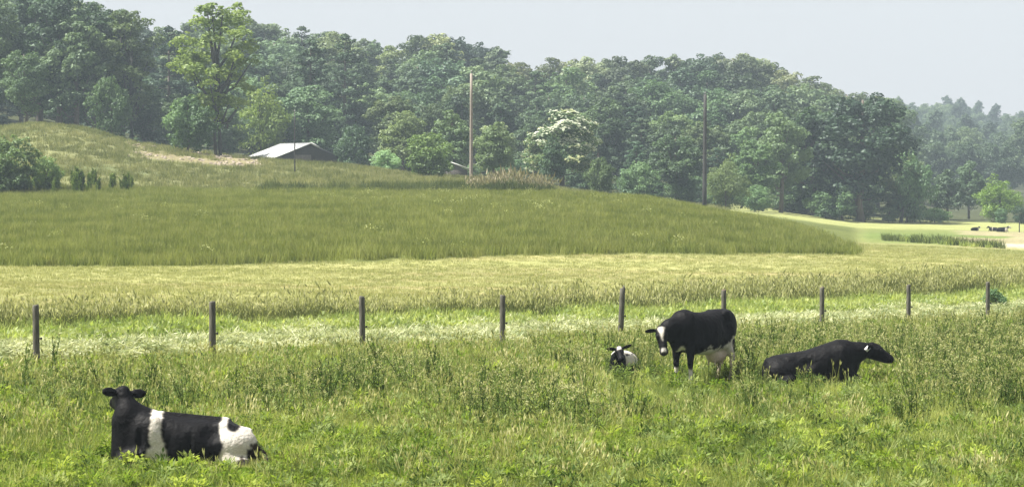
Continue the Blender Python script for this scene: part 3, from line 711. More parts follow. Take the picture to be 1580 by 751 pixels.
tree('bush', 598, 275, 232, 'silvery low shrub between the barn and the round bush', 'shrub', tint=(2.0, 2.2, 2.3), wide=1.1)
tree('bush2', 545, 300, 196, 'soft green bushy tree right behind the barn roof', tint=(1.1, 1.2, 1.2), wide=.75, name='bushy_tree')
tree('bush', 1537, 82.5, 446, 'little grey-green weed bush standing behind the rightmost fence post', 'bush', tint=(2.2, 2.3, 2.2), name='weed_bush', wide=.9)

# the mass of the wooded hillside, each tree its own
sky_x = [-300, 0, 140, 200, 230, 270, 320, 375, 390, 450, 530, 600, 640, 700, 780, 800, 830, 870, 950, 1100, 1150, 1200, 1250, 1340, 1400, 1440]
sky_y = [-40, -30, 6, 24, 46, 40, 34, 32, 30, 42, 52, 78, 62, 60, 82, 104, 106, 96, 90, 92, 86, 106, 126, 146, 162, 240]
edge_y = lambda x: float(np.interp(x, [0, 400, 700, 1000, 1300, 1440], [150, 175, 185, 215, 235, 270]))
rows = [(300, .0, 62), (328, .22, 58), (356, .42, 54), (388, .62, 50), (425, .82, 46), (468, 1.0, 34)]
GL = 'trees of the wooded hillside'
ANCH = [(-40, 'the left border'), (20, 'the large border shrub'), (55, 'the leftmost fence post'), (90, 'the hill top'), (130, 'the middle dark weeds'), (165, 'the near cow ear'), (200, 'the near cow neck'),
        (240, 'the white shoulder belt'), (285, 'the near cow back'), (327, 'the second fence post'), (365, 'the near cow rump'), (400, 'the near cow tail'), (430, 'the barn roof'), (470, 'the barn ridge'),
        (515, 'the barn dark end'), (559, 'the third fence post'), (598, 'the silvery shrub'), (640, 'the round bush'), (685, 'the small shed'), (727, 'the pale pole'), (775, 'the middle fence post'),
        (825, 'the plumed reeds'), (866, 'the blossoming tree'), (910, 'the low olive bush'), (955, 'the calf'), (1010, 'the standing cow head'), (1050, 'the standing cow shoulder'), (1087, 'the dark pole'),
        (1125, 'the standing cow rump'), (1165, 'the grey spilling shrub'), (1210, 'the resting cow rump'), (1269, 'the post behind the resting cow'), (1320, 'the resting cow head'), (1365, 'the resting cow muzzle'), (1403, 'the second post from the right')]
where = [(0, 'left of the barn'), (430, 'between the barn and the pale utility pole'), (730, 'between the two utility poles'), (1090, 'right of the dark utility pole')]
for Yr, fr, sp in rows:  # one row per step up the slope
    x = -70 + rng.random() * 30; hi = 1395 if Yr < 400 else 1370
    while x < hi:
        Yt = Yr + rng.normal(0, 7); sk = float(np.interp(x, sky_x, sky_y)); ed = edge_y(x)
        top = ed + (sk - ed) * fr + rng.normal(0, 8 if fr < 1 else 3)
        skip = (fr == 0 and (x < 230 or 355 < x < 560 or 800 < x < 910 or x > 1180)) or (Yr < 340 and x < 230 and fr > 0 and rng.random() < .4)
        if not skip:
            pinep = (.30 if 440 < x < 1000 else .12) if fr < .9 else (.10 if 420 < x < 640 else 0)
            kd = rng.choice(['pine', 'pine2']) if rng.random() < pinep else rng.choice(['oak', 'oak2', 'maple', 'ash', 'beech'])
            v = .75 + .8 * rng.random() ** 1.3; tint = (v * (.9 + .2 * rng.random()), v, v * (.8 + .35 * rng.random()))
            if fr == 1.0 and 600 < x < 1400: tint = (tint[0] * 1.15, tint[1] * 1.0, tint[2] * 1.05)
            v0 = 'pale' if v > 1.2 else ('dark' if v < .98 else 'green')
            kn = 'pine' if kd.startswith('pine') else 'broadleaf tree'
            an = min(ANCH, key=lambda q: abs(q[0] - x)); o_ = x - an[0]
            sd_ = '' if abs(o_) < 5 else (' slightly' if abs(o_) < 14 else ' well') + (' left' if o_ < 0 else ' right')
            rw = ['at the wood edge', 'on the lower slope', 'at mid slope', 'on the upper slope', 'under the skyline', 'on the skyline'][[0, .22, .42, .62, .82, 1.0].index(fr)]
            tree(kd, x, Yt, top, f'{v0} {kn} {rw} above {an[1]}{sd_}', group=GL, wide=None, tint=tint)
        x += sp * (.75 + .5 * rng.random())

for i, (x, h_) in enumerate(zip(range(560, 1440, 34), rng.random(40))):
    if 830 < x < 900: continue
    Yt = 296 + 16 * rng.random() if x < 1180 else 318 + 10 * rng.random(); px_ = x + rng.normal(0, 7); an = min(ANCH, key=lambda q: abs(q[0] - px_)); v = .9 + 1.0 * rng.random()
    base_ = HOR - (gz(wx(px_, Yt), Yt) - CZ) / Yt * F
    tree('bush' if i % 2 else 'bush2', px_, Yt, base_ - 22 - 34 * h_, f"{'pale' if v > 1.4 else 'dark'} edge shrub at the wood foot above {an[1]}{', left' if px_ < an[0] else ', right'}", 'shrub', 'shrubs along the edge of the wood', wide=1.25, tint=(v, v * 1.04, v))
# far wooded ridge that reads as one mass
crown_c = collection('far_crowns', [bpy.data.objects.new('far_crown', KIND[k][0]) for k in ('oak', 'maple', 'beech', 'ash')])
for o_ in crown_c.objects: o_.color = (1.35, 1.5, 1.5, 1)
Xs, Ys = [], []
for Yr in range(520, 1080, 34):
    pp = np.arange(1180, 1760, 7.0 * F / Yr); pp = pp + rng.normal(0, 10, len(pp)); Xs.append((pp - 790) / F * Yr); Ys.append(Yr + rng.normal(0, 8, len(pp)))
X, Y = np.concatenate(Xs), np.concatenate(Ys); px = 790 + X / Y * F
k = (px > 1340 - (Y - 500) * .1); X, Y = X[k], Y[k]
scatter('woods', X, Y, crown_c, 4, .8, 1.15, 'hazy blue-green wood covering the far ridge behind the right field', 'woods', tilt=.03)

# ------------------------------------------------------------------ farm buildings, poles
M_roof = simple_mat('roof_metal', (.62, .64, .64), (.78, .80, .80), .7, .45, stretch=(1, 6, 1))
M_board = simple_mat('barn_board', (.035, .033, .03), (.075, .065, .055), 5, .9, stretch=(6, 6, .4))
M_darkroof = simple_mat('dark_roofing', (.04, .045, .05), (.07, .075, .08), 4, .8)
def barn():
    Y0 = 300.0; X0 = wx(479, Y0); zr_ = wz(220.5, Y0); z0 = gz(X0, Y0) - .3
    rdg = np.array([-.44, .90]); rdg /= np.linalg.norm(rdg); L = 10.5
    e = bpy.data.objects.new('barn', None); C.objects.link(e); e.location = (X0, Y0, z0)
    tag(e, 'low barn with a bright white metal roof and dark gable below the wood', 'barn')
    ac = np.array([rdg[1], -rdg[0]])            # across, towards the right
    f = lambda a, l, z: np.array([ac[0] * a + rdg[0] * l, ac[1] * a + rdg[1] * l, z - z0])
    hwL, hwR, dL, dR = 4.9, 5.3, 1.85, 2.3
    eL, eR = zr_ - dL, zr_ - dR
    # roof slabs
    mb = MB(); th = .09
    def slab(pts4, m=0):
        P = np.array(pts4); mb.add(np.concatenate([P, P - np.array([0, 0, th])]), [[0, 1, 2, 3], [7, 6, 5, 4], [0, 4, 5, 1], [1, 5, 6, 2], [2, 6, 7, 3], [3, 7, 4, 0]], m)
    slab([f(0, -.35, zr_), f(-hwL, -.35, eL), f(-hwL, L, eL), f(0, L, zr_)])
    slab([f(0.02, -.35, zr_), f(0.02, L, zr_), f(1.1, L, zr_ - .55), f(1.1, -.35, zr_ - .55)])
    for k in np.arange(0, L, .6):                 # standing seams
        a, b = f(-.05, k, zr_ + .0), f(-hwL + .02, k, eL + .01); mb.tube([a + [0, 0, .01], b + [0, 0, .03]], .025, 4)
    link('roof', mb.mesh('barn_roof', [M_roof]), e)
    mb = MB(); slab([f(1.13, -.2, zr_ - .58), f(1.13, L, zr_ - .58), f(hwR, L, eR), f(hwR, -.2, eR)])
    link('lower_roof', mb.mesh('barn_lower_roof', [M_darkroof]), e)['label'] = 'dark lower roof on the right side'
    # gable and side walls
    mb = MB()
    P = np.array([f(-hwL + .25, 0, z0), f(hwR - .25, 0, z0), f(hwR - .25, 0, eR - .1), f(1.1, 0, zr_ - .72), f(0, 0, zr_ - .12), f(-hwL + .25, 0, eL - .04)])
    Pb = P + np.array([rdg[0] * .15, rdg[1] * .15, 0])
    n = 6; V = np.concatenate([P, Pb, P.mean(0)[None], Pb.mean(0)[None]])
    mb.add(V, [[i, (i + 1) % n, (i + 1) % n + n, i + n] for i in range(n)])
    base = 0; mb.T.append(np.array([[12, i, (i + 1) % n] for i in range(n)] + [[13, (i + 1) % n + n, i + n] for i in range(n)])); mb.tm.append(np.zeros(12, int))
    for a, ez in ((-hwL + .3, eL - .1), (hwR - .3, eR - .14)):
        c_ = (f(a, .2, 0) + f(a, L - .2, 0)) / 2; hh = (ez - z0) / 2; c_[2] = hh
        mb.box(c_, (.07, L / 2 - .25, hh), ax=[[ac[0], ac[1], 0], [rdg[0], rdg[1], 0], [0, 0, 1]])
    c_ = f(0, L - .25, 0); c_[2] = (eR - z0) / 2; mb.box(c_, (4.2, .07, (eR - z0) / 2), ax=[[ac[0], ac[1], 0], [rdg[0], rdg[1], 0], [0, 0, 1]])
    link('wall', mb.mesh('barn_wall', [M_board]), e)
    mb = MB(); mb.tube([f(0, -.4, zr_ - .02), f(-hwL, -.4, eL - .02)], .07, 4); mb.tube([f(0, -.4, zr_ - .02), f(1.1, -.4, zr_ - .57)], .07, 4)
    link('gable_trim', mb.mesh('barn_trim', [M_roof]), e)
    c_ = f(-1.0, -.04, 0); c_[2] = 1.3; mb = MB(); mb.box(c_, (1.1, .03, 1.25), ax=[[ac[0], ac[1], 0], [rdg[0], rdg[1], 0], [0, 0, 1]])
    link('door', mb.mesh('barn_door', [simple_mat('barn_door', (.12, .11, .09), (.2, .18, .14), 4)]), e)
barn()
def shed():
    Y0 = 282.0; X0 = wx(697, Y0); e = bpy.data.objects.new('shed', None); C.objects.link(e); z0 = gz(X0, Y0) - .3; e.location = (X0, Y0, z0)
    tag(e, 'small shed with a pale metal roof between the round bush and the pale pole', 'shed')
    rz_ = wz(250, Y0) - z0; ez = wz(261, Y0) - z0
    mb = MB()
    for sx in (-1, 1):
        P = np.array([[0, -1.2, rz_], [sx * 2.3, -1.2, ez], [sx * 2.3 - .3, 2.0, ez], [-.3, 2.0, rz_]]); mb.add(np.concatenate([P, P - [0, 0, .08]]), [[0, 1, 2, 3], [7, 6, 5, 4], [0, 4, 5, 1], [1, 5, 6, 2], [2, 6, 7, 3], [3, 7, 4, 0]])
    link('roof', mb.mesh('shed_roof', [M_roof]), e)
    mb = MB(); mb.box((-.1, .4, (ez - .1) / 2), (1.9, 1.4, (ez - .1) / 2))
    mb.add([[-2, -1.0, ez - .1], [1.8, -1.0, ez - .1], [0, -1.0, rz_ - .12], [-2, -.9, ez - .1], [1.8, -.9, ez - .1], [0, -.9, rz_ - .12]], [[0, 1, 2], [5, 4, 3]])
    link('wall', mb.mesh('shed_wall', [M_board]), e)
shed()

M_pole = simple_mat('pole_wood', (.18, .155, .13), (.30, .26, .225), 3, .85, stretch=(5, 5, .3))
M_pole_d = simple_mat('pole_wood_dark', (.022, .022, .022), (.045, .042, .04), 3, .85, stretch=(5, 5, .3))
def pole(px, Y, top, mat, r0, label, lean=0.0, n_pin=1, name='utility_pole'):
    X = wx(px, Y); z0 = gz(X, Y) - .4; H = wz(top, Y) - z0
    e = bpy.data.objects.new(name, None); C.objects.link(e); e.location = (X, Y, z0); tag(e, label, 'utility pole' if name == 'utility_pole' else 'post')
    mb = MB(); mb.tube([[lean * H * s_, 0, H * s_] for s_ in np.linspace(0, 1, 6)], np.linspace(r0, r0 * .68, 6), 10); link('pole', mb.mesh('pole', [mat], False), e)
    mb = MB(); mb.tube([[lean * H, 0, H], [lean * H, 0, H + .16]], [.03, .022], 6); mb.tube([[lean * H, 0, H + .13], [lean * H, 0, H + .19], [lean * H, 0, H + .26]], [.06, .08, .03], 8)
    if n_pin: link('insulator', mb.mesh('insulator', [simple_mat('ceramic', (.25, .25, .24), (.35, .35, .34), 3, .3)], True), e)
pole(727, 208, 114, M_pole, .17, 'tall pale weathered pole rising from the plumed reeds', .002)
pole(1087, 255, 146, M_pole_d, .25, 'tall dark slim pole standing among the shrubs right of centre', .004)
pole(455, 236, 174, M_pole_d, .065, 'thin short dark pole in front of the white barn roof', .0)
pole(1573, 262, 340, M_pole_d, .07, 'thin dark post at the right edge of the far field', .0, 0, 'marker_post')

# ------------------------------------------------------------------ fence posts
M_post = simple_mat('post_wood', (.035, .034, .026), (.13, .125, .10), 12, .9, stretch=(3, 3, .35), bump_s=.6)
M_top = simple_mat('post_end', (.05, .03, .02), (.10, .06, .04), 14, .9)
M_ins = simple_mat('insulator_plastic', (.03, .03, .03), (.06, .06, .06), 5, .5)
tops = [470, 465, 457, 455, 443, 447, 443, 439, 435]; pxs = [55, 327, 559, 775, 957, 1117, 1269, 1403, 1525]
leans = [-.01, 0, -.012, .008, .045, 0, 0, -.006, 0]
plab = ['leftmost fence post, square-topped, at the left border above the near cow', 'second fence post from the left, brown-topped', 'third fence post from the left, dark-headed, slightly tilted',
        'middle fence post rising from the tall weeds left of the calf', 'tall leaning split-topped fence post directly behind the calf', 'fence post mostly hidden behind the back of the standing cow',
        'fence post behind the black cow lying on the right', 'second fence post from the right end of the row', 'rightmost fence post, in front of the little bush']
for i in range(9):
    t_ = i / 8; w_ = 47 + 27.6 * t_; Xp, Yp = wx(pxs[i], w_), w_
    z0 = gz(Xp, Yp); H = wz(tops[i], w_) - z0; r_ = np.random.default_rng(i + 3)
    e = bpy.data.objects.new('fence_post', None); C.objects.link(e); e.location = (Xp, Yp, z0); e.rotation_euler = (0, 0, r_.random() * 3)
    e.rotation_euler = (0, 0, 0)
    tag(e, plab[i], 'fence post', 'wooden posts along the pasture fence')
    # a slightly irregular round post with a chamfered or split head
    seg = 12; zs = np.concatenate([[-.35], np.linspace(.0, H - .03, 8), [H]]); V = []
    rb = .068 * (1.08 if i == 1 else 1); ph = r_.random(seg) * .10
    if i == 4: rb = .07
    for k, z in enumerate(zs):
        rr = rb * (1.04 - .1 * z / H) * (1 + r_.normal(0, .012)); rr = rr * .86 if k == len(zs) - 1 else rr
        for q in range(seg):
            a = q * 6.283 / seg; ra = rr * (1 + ph[q] - .05)
            zz = z + (.10 * max(0, math.cos(a + .6)) - .03 if (i == 4 and k == len(zs) - 1) else 0) + (.015 * math.cos(a + i) if k == len(zs) - 1 else 0)
            if i == 4 and k == len(zs) - 1: ra *= .45
            V.append([ra * math.cos(a) + leans[i] * max(z, 0), ra * math.sin(a), zz])
    V = np.array(V); nz = len(zs); Q = [[k * seg + q, k * seg + (q + 1) % seg, (k + 1) * seg + (q + 1) % seg, (k + 1) * seg + q] for k in range(nz - 1) for q in range(seg)]
    Vc = np.concatenate([V, V[-seg:].mean(0)[None]]); T = [[len(V), (nz - 1) * seg + q, (nz - 1) * seg + (q + 1) % seg] for q in range(seg)]
    me = mesh_np('post_shaft', Vc, [np.array(Q), np.array(T)], [M_post, M_top], np.array([0] * len(Q) + [1] * len(T)))
    link('shaft', me, e)
    mb = MB()
    za = H * .5; xo = leans[i] * za
    mb.tube([[xo + rb * .8, 0, za], [xo + rb + .05, 0, za]], .013, 7); mb.tube([[xo + rb + .03, 0, za - .025], [xo + rb + .03, 0, za + .025]], .017, 8)
    link('insulator', mb.mesh('post_insulator', [M_ins], True), e)

# ------------------------------------------------------------------ cattle: one continuous surface each (smooth union polygonised on a grid)
def unit(v): v = np.array(v, float); return v / np.linalg.norm(v)
def cone(a, b, ra, rb): return ('c', np.array(a, float), np.array(b, float), ra, rb)
def ell(c_, rad, ax=None): return ('e', np.array(c_, float), np.array(rad, float), np.eye(3) if ax is None else np.array(ax, float))
def loft(xs, top, bot, hw, y=None, pw=2.3): return ('l', np.array(xs, float), np.array(top, float), np.array(bot, float), np.array(hw, float), np.zeros(len(xs)) if y is None else np.array(y, float), pw)
def dist(p, P):
    if p[0] == 'c':
        _, a, b, ra, rb = p; ab = b - a; t_ = np.clip(((P - a) @ ab) / (ab @ ab), 0, 1); return np.linalg.norm(P - a - t_[..., None] * ab, axis=-1) - (ra + t_ * (rb - ra))
    if p[0] == 'e':
        _, c_, r_, ax = p; q = ((P - c_) @ ax.T); k0 = np.linalg.norm(q / r_, axis=-1); k1 = np.linalg.norm(q / (r_ * r_), axis=-1) + 1e-9; return k0 * (k0 - 1) / k1
    _, xs, tp, bt, hw, yy, pw = p; x = P[..., 0]; cs = lambda a: np.interp(x, xs, a)
    t_, b, h = cs(tp), cs(bt), cs(hw); c_ = (t_ + b) / 2; hz = (t_ - b) / 2
    k = (np.abs((P[..., 1] - cs(yy)) / h) ** pw + np.abs((P[..., 2] - c_) / hz) ** pw) ** (1 / pw)
    d_ = (k - 1) * np.minimum(h, hz); ex = np.maximum(xs[0] - x, x - xs[-1]); return np.where(ex > 0, np.maximum(d_, 0) + ex, d_)
def smin(a, b, k): h = np.clip(.5 + .5 * (b - a) / k, 0, 1); return b * (1 - h) + a * h - k * h * (1 - h)
def field(prims, P):
    D = None
    for pr in prims:
        k = .05
        if isinstance(pr, list): k, pr = pr
        if k < 0: D = -smin(-D, dist(pr, P), -k); continue          # hollow
        d_ = dist(pr, P); D = d_ if D is None else smin(D, d_, k)
    return D
def surface(prims, lo, hi, h):
    ax = [np.arange(lo[k], hi[k] + h, h) for k in range(3)]; G = np.stack(np.meshgrid(*ax, indexing='ij'), -1); Fv = field(prims, G)
    nx, ny, nz = Fv.shape; ins = Fv < 0
    cnt = np.zeros((nx - 1, ny - 1, nz - 1)); acc = np.zeros((nx - 1, ny - 1, nz - 1, 3))
    offs = [(i, j, k) for i in (0, 1) for j in (0, 1) for k in (0, 1)]; sl = lambda o_: tuple(slice(o_[q], Fv.shape[q] - 1 + o_[q]) for q in range(3))
    for a in offs:
        for q in range(3):
            if a[q] == 0:
                b = list(a); b[q] = 1; fa, fb = Fv[sl(a)], Fv[sl(b)]; cr = (fa < 0) != (fb < 0); t_ = np.where(cr, fa / np.where(cr, fa - fb, 1), 0)
                pos = np.zeros(acc.shape)
                for z in range(3): pos[..., z] = a[z]
                pos[..., q] += t_; acc += pos * cr[..., None]; cnt += cr
    act = cnt > 0; idx = -np.ones(cnt.shape, int); idx[act] = np.arange(act.sum()); I = np.argwhere(act)
    V = (I + acc[act] / cnt[act][:, None]) * h + np.array(lo)
    Q = []
    for q in range(3):
        a, b = [(1, 2), (2, 0), (0, 1)][q]
        s0 = [slice(None)] * 3; s1 = [slice(None)] * 3; s0[q] = slice(0, -1); s1[q] = slice(1, None)
        cr = ins[tuple(s0)] != ins[tuple(s1)]; E = np.argwhere(cr); E = E[(E[:, a] > 0) & (E[:, b] > 0) & (E[:, a] < Fv.shape[a] - 1) & (E[:, b] < Fv.shape[b] - 1)]
        flip = ins[E[:, 0], E[:, 1], E[:, 2]]
        def cell(da, db): K = E.copy(); K[:, a] -= da; K[:, b] -= db; return idx[K[:, 0], K[:, 1], K[:, 2]]
        q4 = np.stack([cell(1, 1), cell(0, 1), cell(0, 0), cell(1, 0)], 1); q4[~flip] = q4[~flip][:, ::-1]; Q.append(q4)
    Q = np.concatenate(Q); Q = Q[(Q >= 0).all(1)]
    return V, Q

def head_prims(p, f, u, s=1.0, ear_up=0.0, ear_back=.15, ear_len=.125):
    f = unit(f); u = unit(np.array(u) - f * np.dot(u, f)); sd = np.cross(u, f); p = np.array(p, float); L = lambda a, b, c_: p + (f * a + sd * b + u * c_) * s
    fr = [f, sd, u]; out = []
    out += [ell(L(.09, 0, -.02), np.array([.17, .112, .125]) * s, fr), ell(L(.0, 0, .035), np.array([.075, .075, .065]) * s, fr)]
    out += [[.05, cone(L(.14, 0, -.03), L(.40, 0, -.06), .105 * s, .078 * s)], [.04, ell(L(.455, 0, -.085), np.array([.075, .088, .078]) * s, fr)]]
    out += [[.05, cone(L(.06, 0, -.14), L(.38, 0, -.135), .095 * s, .058 * s)]]
    for sg in (-1, 1):
        out += [[.02, ell(L(.17, sg * .088, .035), np.array([.045, .03, .035]) * s, fr)]]           # brow over the eye
        e1 = unit(sd * sg - f * ear_back + u * ear_up); e2 = unit(u - e1 * np.dot(u, e1)); e3 = np.cross(e1, e2)
        cpt = L(.0, sg * .09, -.0) + e1 * (ear_len * .92) * s
        out += [[.018, cone(L(.01, sg * .07, .0), cpt - e1 * .04 * s, .030 * s, .022 * s)], [.015, ell(cpt, np.array([ear_len, .066, .022]) * s, [e1, e2, e3])]]
    return out, (p, f, sd, u, s)

def coat_mat():
    m, t = new_mat('cow_coat'); at_ = N(t, 'ShaderNodeVertexColor', layer_name='coat'); tc = N(t, 'ShaderNodeTexCoord')
    f = noise(t, 60, 3, tc.outputs['Object'], .6); v = ramp(t, f, [(.3, (.8, .8, .8)), (.7, (1.15, 1.15, 1.15))]); c_ = mixc(t, at_.outputs[0], v, 1.0, 'MULTIPLY'); f3 = noise(t, 5, 5, tc.outputs['Object'], .7); c_ = mixc(t, c_, ramp(t, f3, [(.38, (.72, .66, .56)), (.6, (1, 1, 1))]), .6, 'MULTIPLY')
    p_ = N(t, 'ShaderNodeBsdfPrincipled'); t.links.new(c_, p_.inputs['Base Color']); p_.inputs['Roughness'].default_value = .62; p_.inputs['Specular IOR Level'].default_value = .11
    p_.inputs['Sheen Weight'].default_value = .0; p_.inputs['Sheen Roughness'].default_value = .4
    f2 = noise(t, 14, 3, tc.outputs['Object'], .5); b = N(t, 'ShaderNodeBump'); b.inputs['Strength'].default_value = .6; b.inputs['Distance'].default_value = .03; t.links.new(f2, b.inputs['Height']); t.links.new(b.outputs[0], p_.inputs['Normal'])
    o_ = N(t, 'ShaderNodeOutputMaterial'); t.links.new(p_.outputs[0], o_.inputs[0]); return m
M_coat = coat_mat()
M_eye = simple_mat('cow_eye', (.006, .005, .005), (.012, .01, .01), 3, .12)
M_tagp = simple_mat('ear_tag_plastic', (.7, .7, .7), (.8, .8, .8), 3, .5)
M_horn = simple_mat('hoof', (.05, .045, .04), (.10, .09, .08), 8, .6)
BLK, WHT, PNK, BRN = np.array([.003, .003, .0042]), np.array([.60, .58, .54]), np.array([.62, .42, .36]), np.array([.05, .03, .022])

def animal(name, prims, hd, colfun, loc, rz, label, cat, h=.02, lo=(-1.5, -1, -.08), hi=(1.6, 1, 1.65), scale=1.0):
    V, Q = surface(prims, lo, hi, h)
    nrm = V * 0
    nz = (fbm(V[:, 0] * 9 + 3, V[:, 2] * 9 + V[:, 1] * 6, 3) - .5) + .5 * (vnoise(V[:, 0] * 40, V[:, 2] * 40 + V[:, 1] * 30) - .5)
    col = np.clip(colfun(V, nz), 0, 1)
    for _ in range(2):                                                  # hair makes the borders of the patches soft
        acc = np.zeros_like(col); cn = np.zeros(len(V))
        for a_, b_ in ((0, 1), (1, 2), (2, 3), (3, 0)):
            for i_, j_ in ((a_, b_), (b_, a_)): np.add.at(acc, Q[:, i_], col[Q[:, j_]]); np.add.at(cn, Q[:, i_], 1)
        col = .4 * col + .6 * acc / np.maximum(cn, 1)[:, None]
    e = bpy.data.objects.new(name, None); C.objects.link(e); e.location = loc; e.rotation_euler = (0, 0, rz); e.scale = (scale,) * 3
    tag(e, label, cat)
    me = mesh_np('body', V, Q, [M_coat], smooth=True, cols={'coat': col}); link('body', me, e)
    p, f, sd, u, s_ = hd
    for sg in (-1, 1):
        mb = MB(); n = 10
        c0 = p + (f * .185 + sd * sg * .112 + u * .018) * s_; th = np.linspace(0, math.pi, 6); V2 = []
        mb.tube([c0 - sd * .022 * s_ * sg, c0 - sd * .012 * s_ * sg, c0 + sd * .004 * s_ * sg, c0 + sd * .012 * s_ * sg], np.array([.01, .021, .018, .006]) * s_, 9)
        link('eye', mb.mesh('eye', [M_eye], True), e)
    return e
def headmask(V, hd):
    p, f, sd, u, s_ = hd; R = (V - p) / s_; return R @ f, R @ sd, R @ u

yaw_to = lambda dx, dy: math.atan2(dy, dx)

# --- cow standing, facing left and a little towards the camera
def standing():
    pr = [loft([-.93, -.88, -.72, -.42, -.05, .28, .52, .70, .84, .88], [1.20, 1.36, 1.45, 1.44, 1.40, 1.42, 1.47, 1.42, 1.22, 1.1], [1.02, .92, .78, .66, .58, .60, .66, .74, .9, 1.0],
               [.06, .17, .25, .34, .40, .36, .27, .23, .15, .05], pw=2.4)]
    for s_ in (-1, 1):
        pr += [[.08, ell((-.60, s_ * .17, 1.12), (.27, .15, .30))], [.05, ell((-.50, s_ * .235, 1.37), (.10, .06, .055))], [.05, ell((-.88, s_ * .10, 1.28), (.05, .045, .05))],
               [.08, cone((-.58, s_ * .2, 1.0), (-.44, s_ * .2, .80), .17, .11)], [.05, cone((-.52, s_ * .2, .82), (-.78, s_ * .17, .52), .12, .055)],
               [.03, cone((-.78, s_ * .17, .52), (-.74, s_ * .17, .14), .05, .036)], [.02, cone((-.74, s_ * .17, .13), (-.69, s_ * .17, .04), .042, .055)],
               [.08, ell((.50, s_ * .18, 1.0), (.20, .13, .34))], [.06, cone((.56, s_ * .19, .82), (.57, s_ * .19, .44), .11, .055)],
               [.03, cone((.57, s_ * .19, .44), (.56, s_ * .19, .14), .05, .036)], [.02, cone((.56, s_ * .19, .13), (.60, s_ * .19, .04), .042, .055)],
               [.02, ell((.58, s_ * .19, .44), (.06, .055, .06))]]
    pr += [[-.09, ell((-.38, .42, 1.18), (.14, .12, .13))], [-.06, ell((.30, .45, .95), (.05, .09, .28))], [.05, ell((.56, .20, 1.20), (.09, .07, .22))], [-.06, ell((.78, .24, 1.0), (.06, .08, .16))]]
    hp = np.array([1.20, -.06, 1.12])
    pr += [[.12, cone((.62, 0, 1.18), (.98, -.03, 1.13), .25, .165)], [.1, cone((.98, -.03, 1.13), tuple(hp - np.array([.04, .0, .06])), .16, .115)], [.10, cone((.80, 0, .86), (1.0, 0, .98), .09, .09)], [.10, ell((.78, 0, .84), (.12, .11, .16))]]
    f = unit((.42, .60, -.95)); u = unit((.45, .4, .55)); hh, hd = head_prims(hp, f, u, 1.0, ear_up=-.12, ear_back=.05); pr += [[.03, q] if not isinstance(q, list) else q for q in hh]
    pr += [[.07, ell((-.46, 0, .60), (.27, .19, .20))]]
    for a in (-.33, -.55):
        for s_ in (-1, 1): pr += [[.02, cone((a, s_ * .09, .46), (a, s_ * .09, .37), .022, .014)]]
    pr += [[.03, cone((-.90, 0, 1.36), (-.985, 0, 1.20), .04, .03)], [.02, cone((-.985, 0, 1.20), (-.99, .02, .85), .026, .02)], [.02, cone((-.99, .02, .85), (-.98, .02, .58), .035, .045)]]
    def col(V, nz):
        x, y, z = V.T; n = nz * .18; W = np.zeros(len(V))
        edge = np.interp(x, [-.95, -.86, -.78, -.66, -.5, -.30, -.1, .1, .25, .36], [.9, 1.0, 1.06, .98, .80, .70, .71, .73, .69, .40])
        W = np.maximum(W, (z + n < edge) & (x < .34))
        W[(x < -.955) & (z > .60)] = 0                                        # black tail
        W = np.maximum(W, (x > .34) & (z < .36 + n * .4))
        W = np.maximum(W, ((x - .72) ** 2 + (y - .05) ** 2 + (z - .74) ** 2 < .010 + nz * .01))
        a, b, c_ = headmask(V, hd)
        W = np.maximum(W, (np.abs(b) < .078 - .30 * np.clip(a - .03, 0, 1) + nz * .02) & (a > .0) & (a < .28) & (c_ > .0) & (x > 1.02))
        W = np.maximum(W, (a > .43) & (c_ > -.06) & (np.abs(b) < .05) & (x > .98))
        col = BLK * (1 - W[:, None]) + WHT * W[:, None]
        ud = np.clip(1 - np.linalg.norm((V - np.array([-.46, 0, .55])) / np.array([.33, .26, .27]), axis=1), 0, 1)[:, None] ** .5 * W[:, None]
        legp = sst(.75, .35, z)[:, None] * W[:, None] * (x < -.35)[:, None] * .45
        col = col * (1 - np.maximum(ud * .75, legp)) + PNK * np.maximum(ud * .75, legp)
        col[(a > .49) & (x > 1)] = (.03, .025, .025); col[z < .085] = (.06, .05, .045); return col
    X, Y = COWS['standing']; z = gz(X, Y) - .03
    e = animal('cow', pr, hd, col, (X, Y, z), yaw_to(-.71, -.70), 'standing black cow with white blaze, white belly and pink udder', 'cow', lo=(-1.15, -.75, -.02), hi=(1.8, .95, 1.6), h=.0175, scale=1.055)
    e.scale = (.98, 1.0, 1.055)
standing()

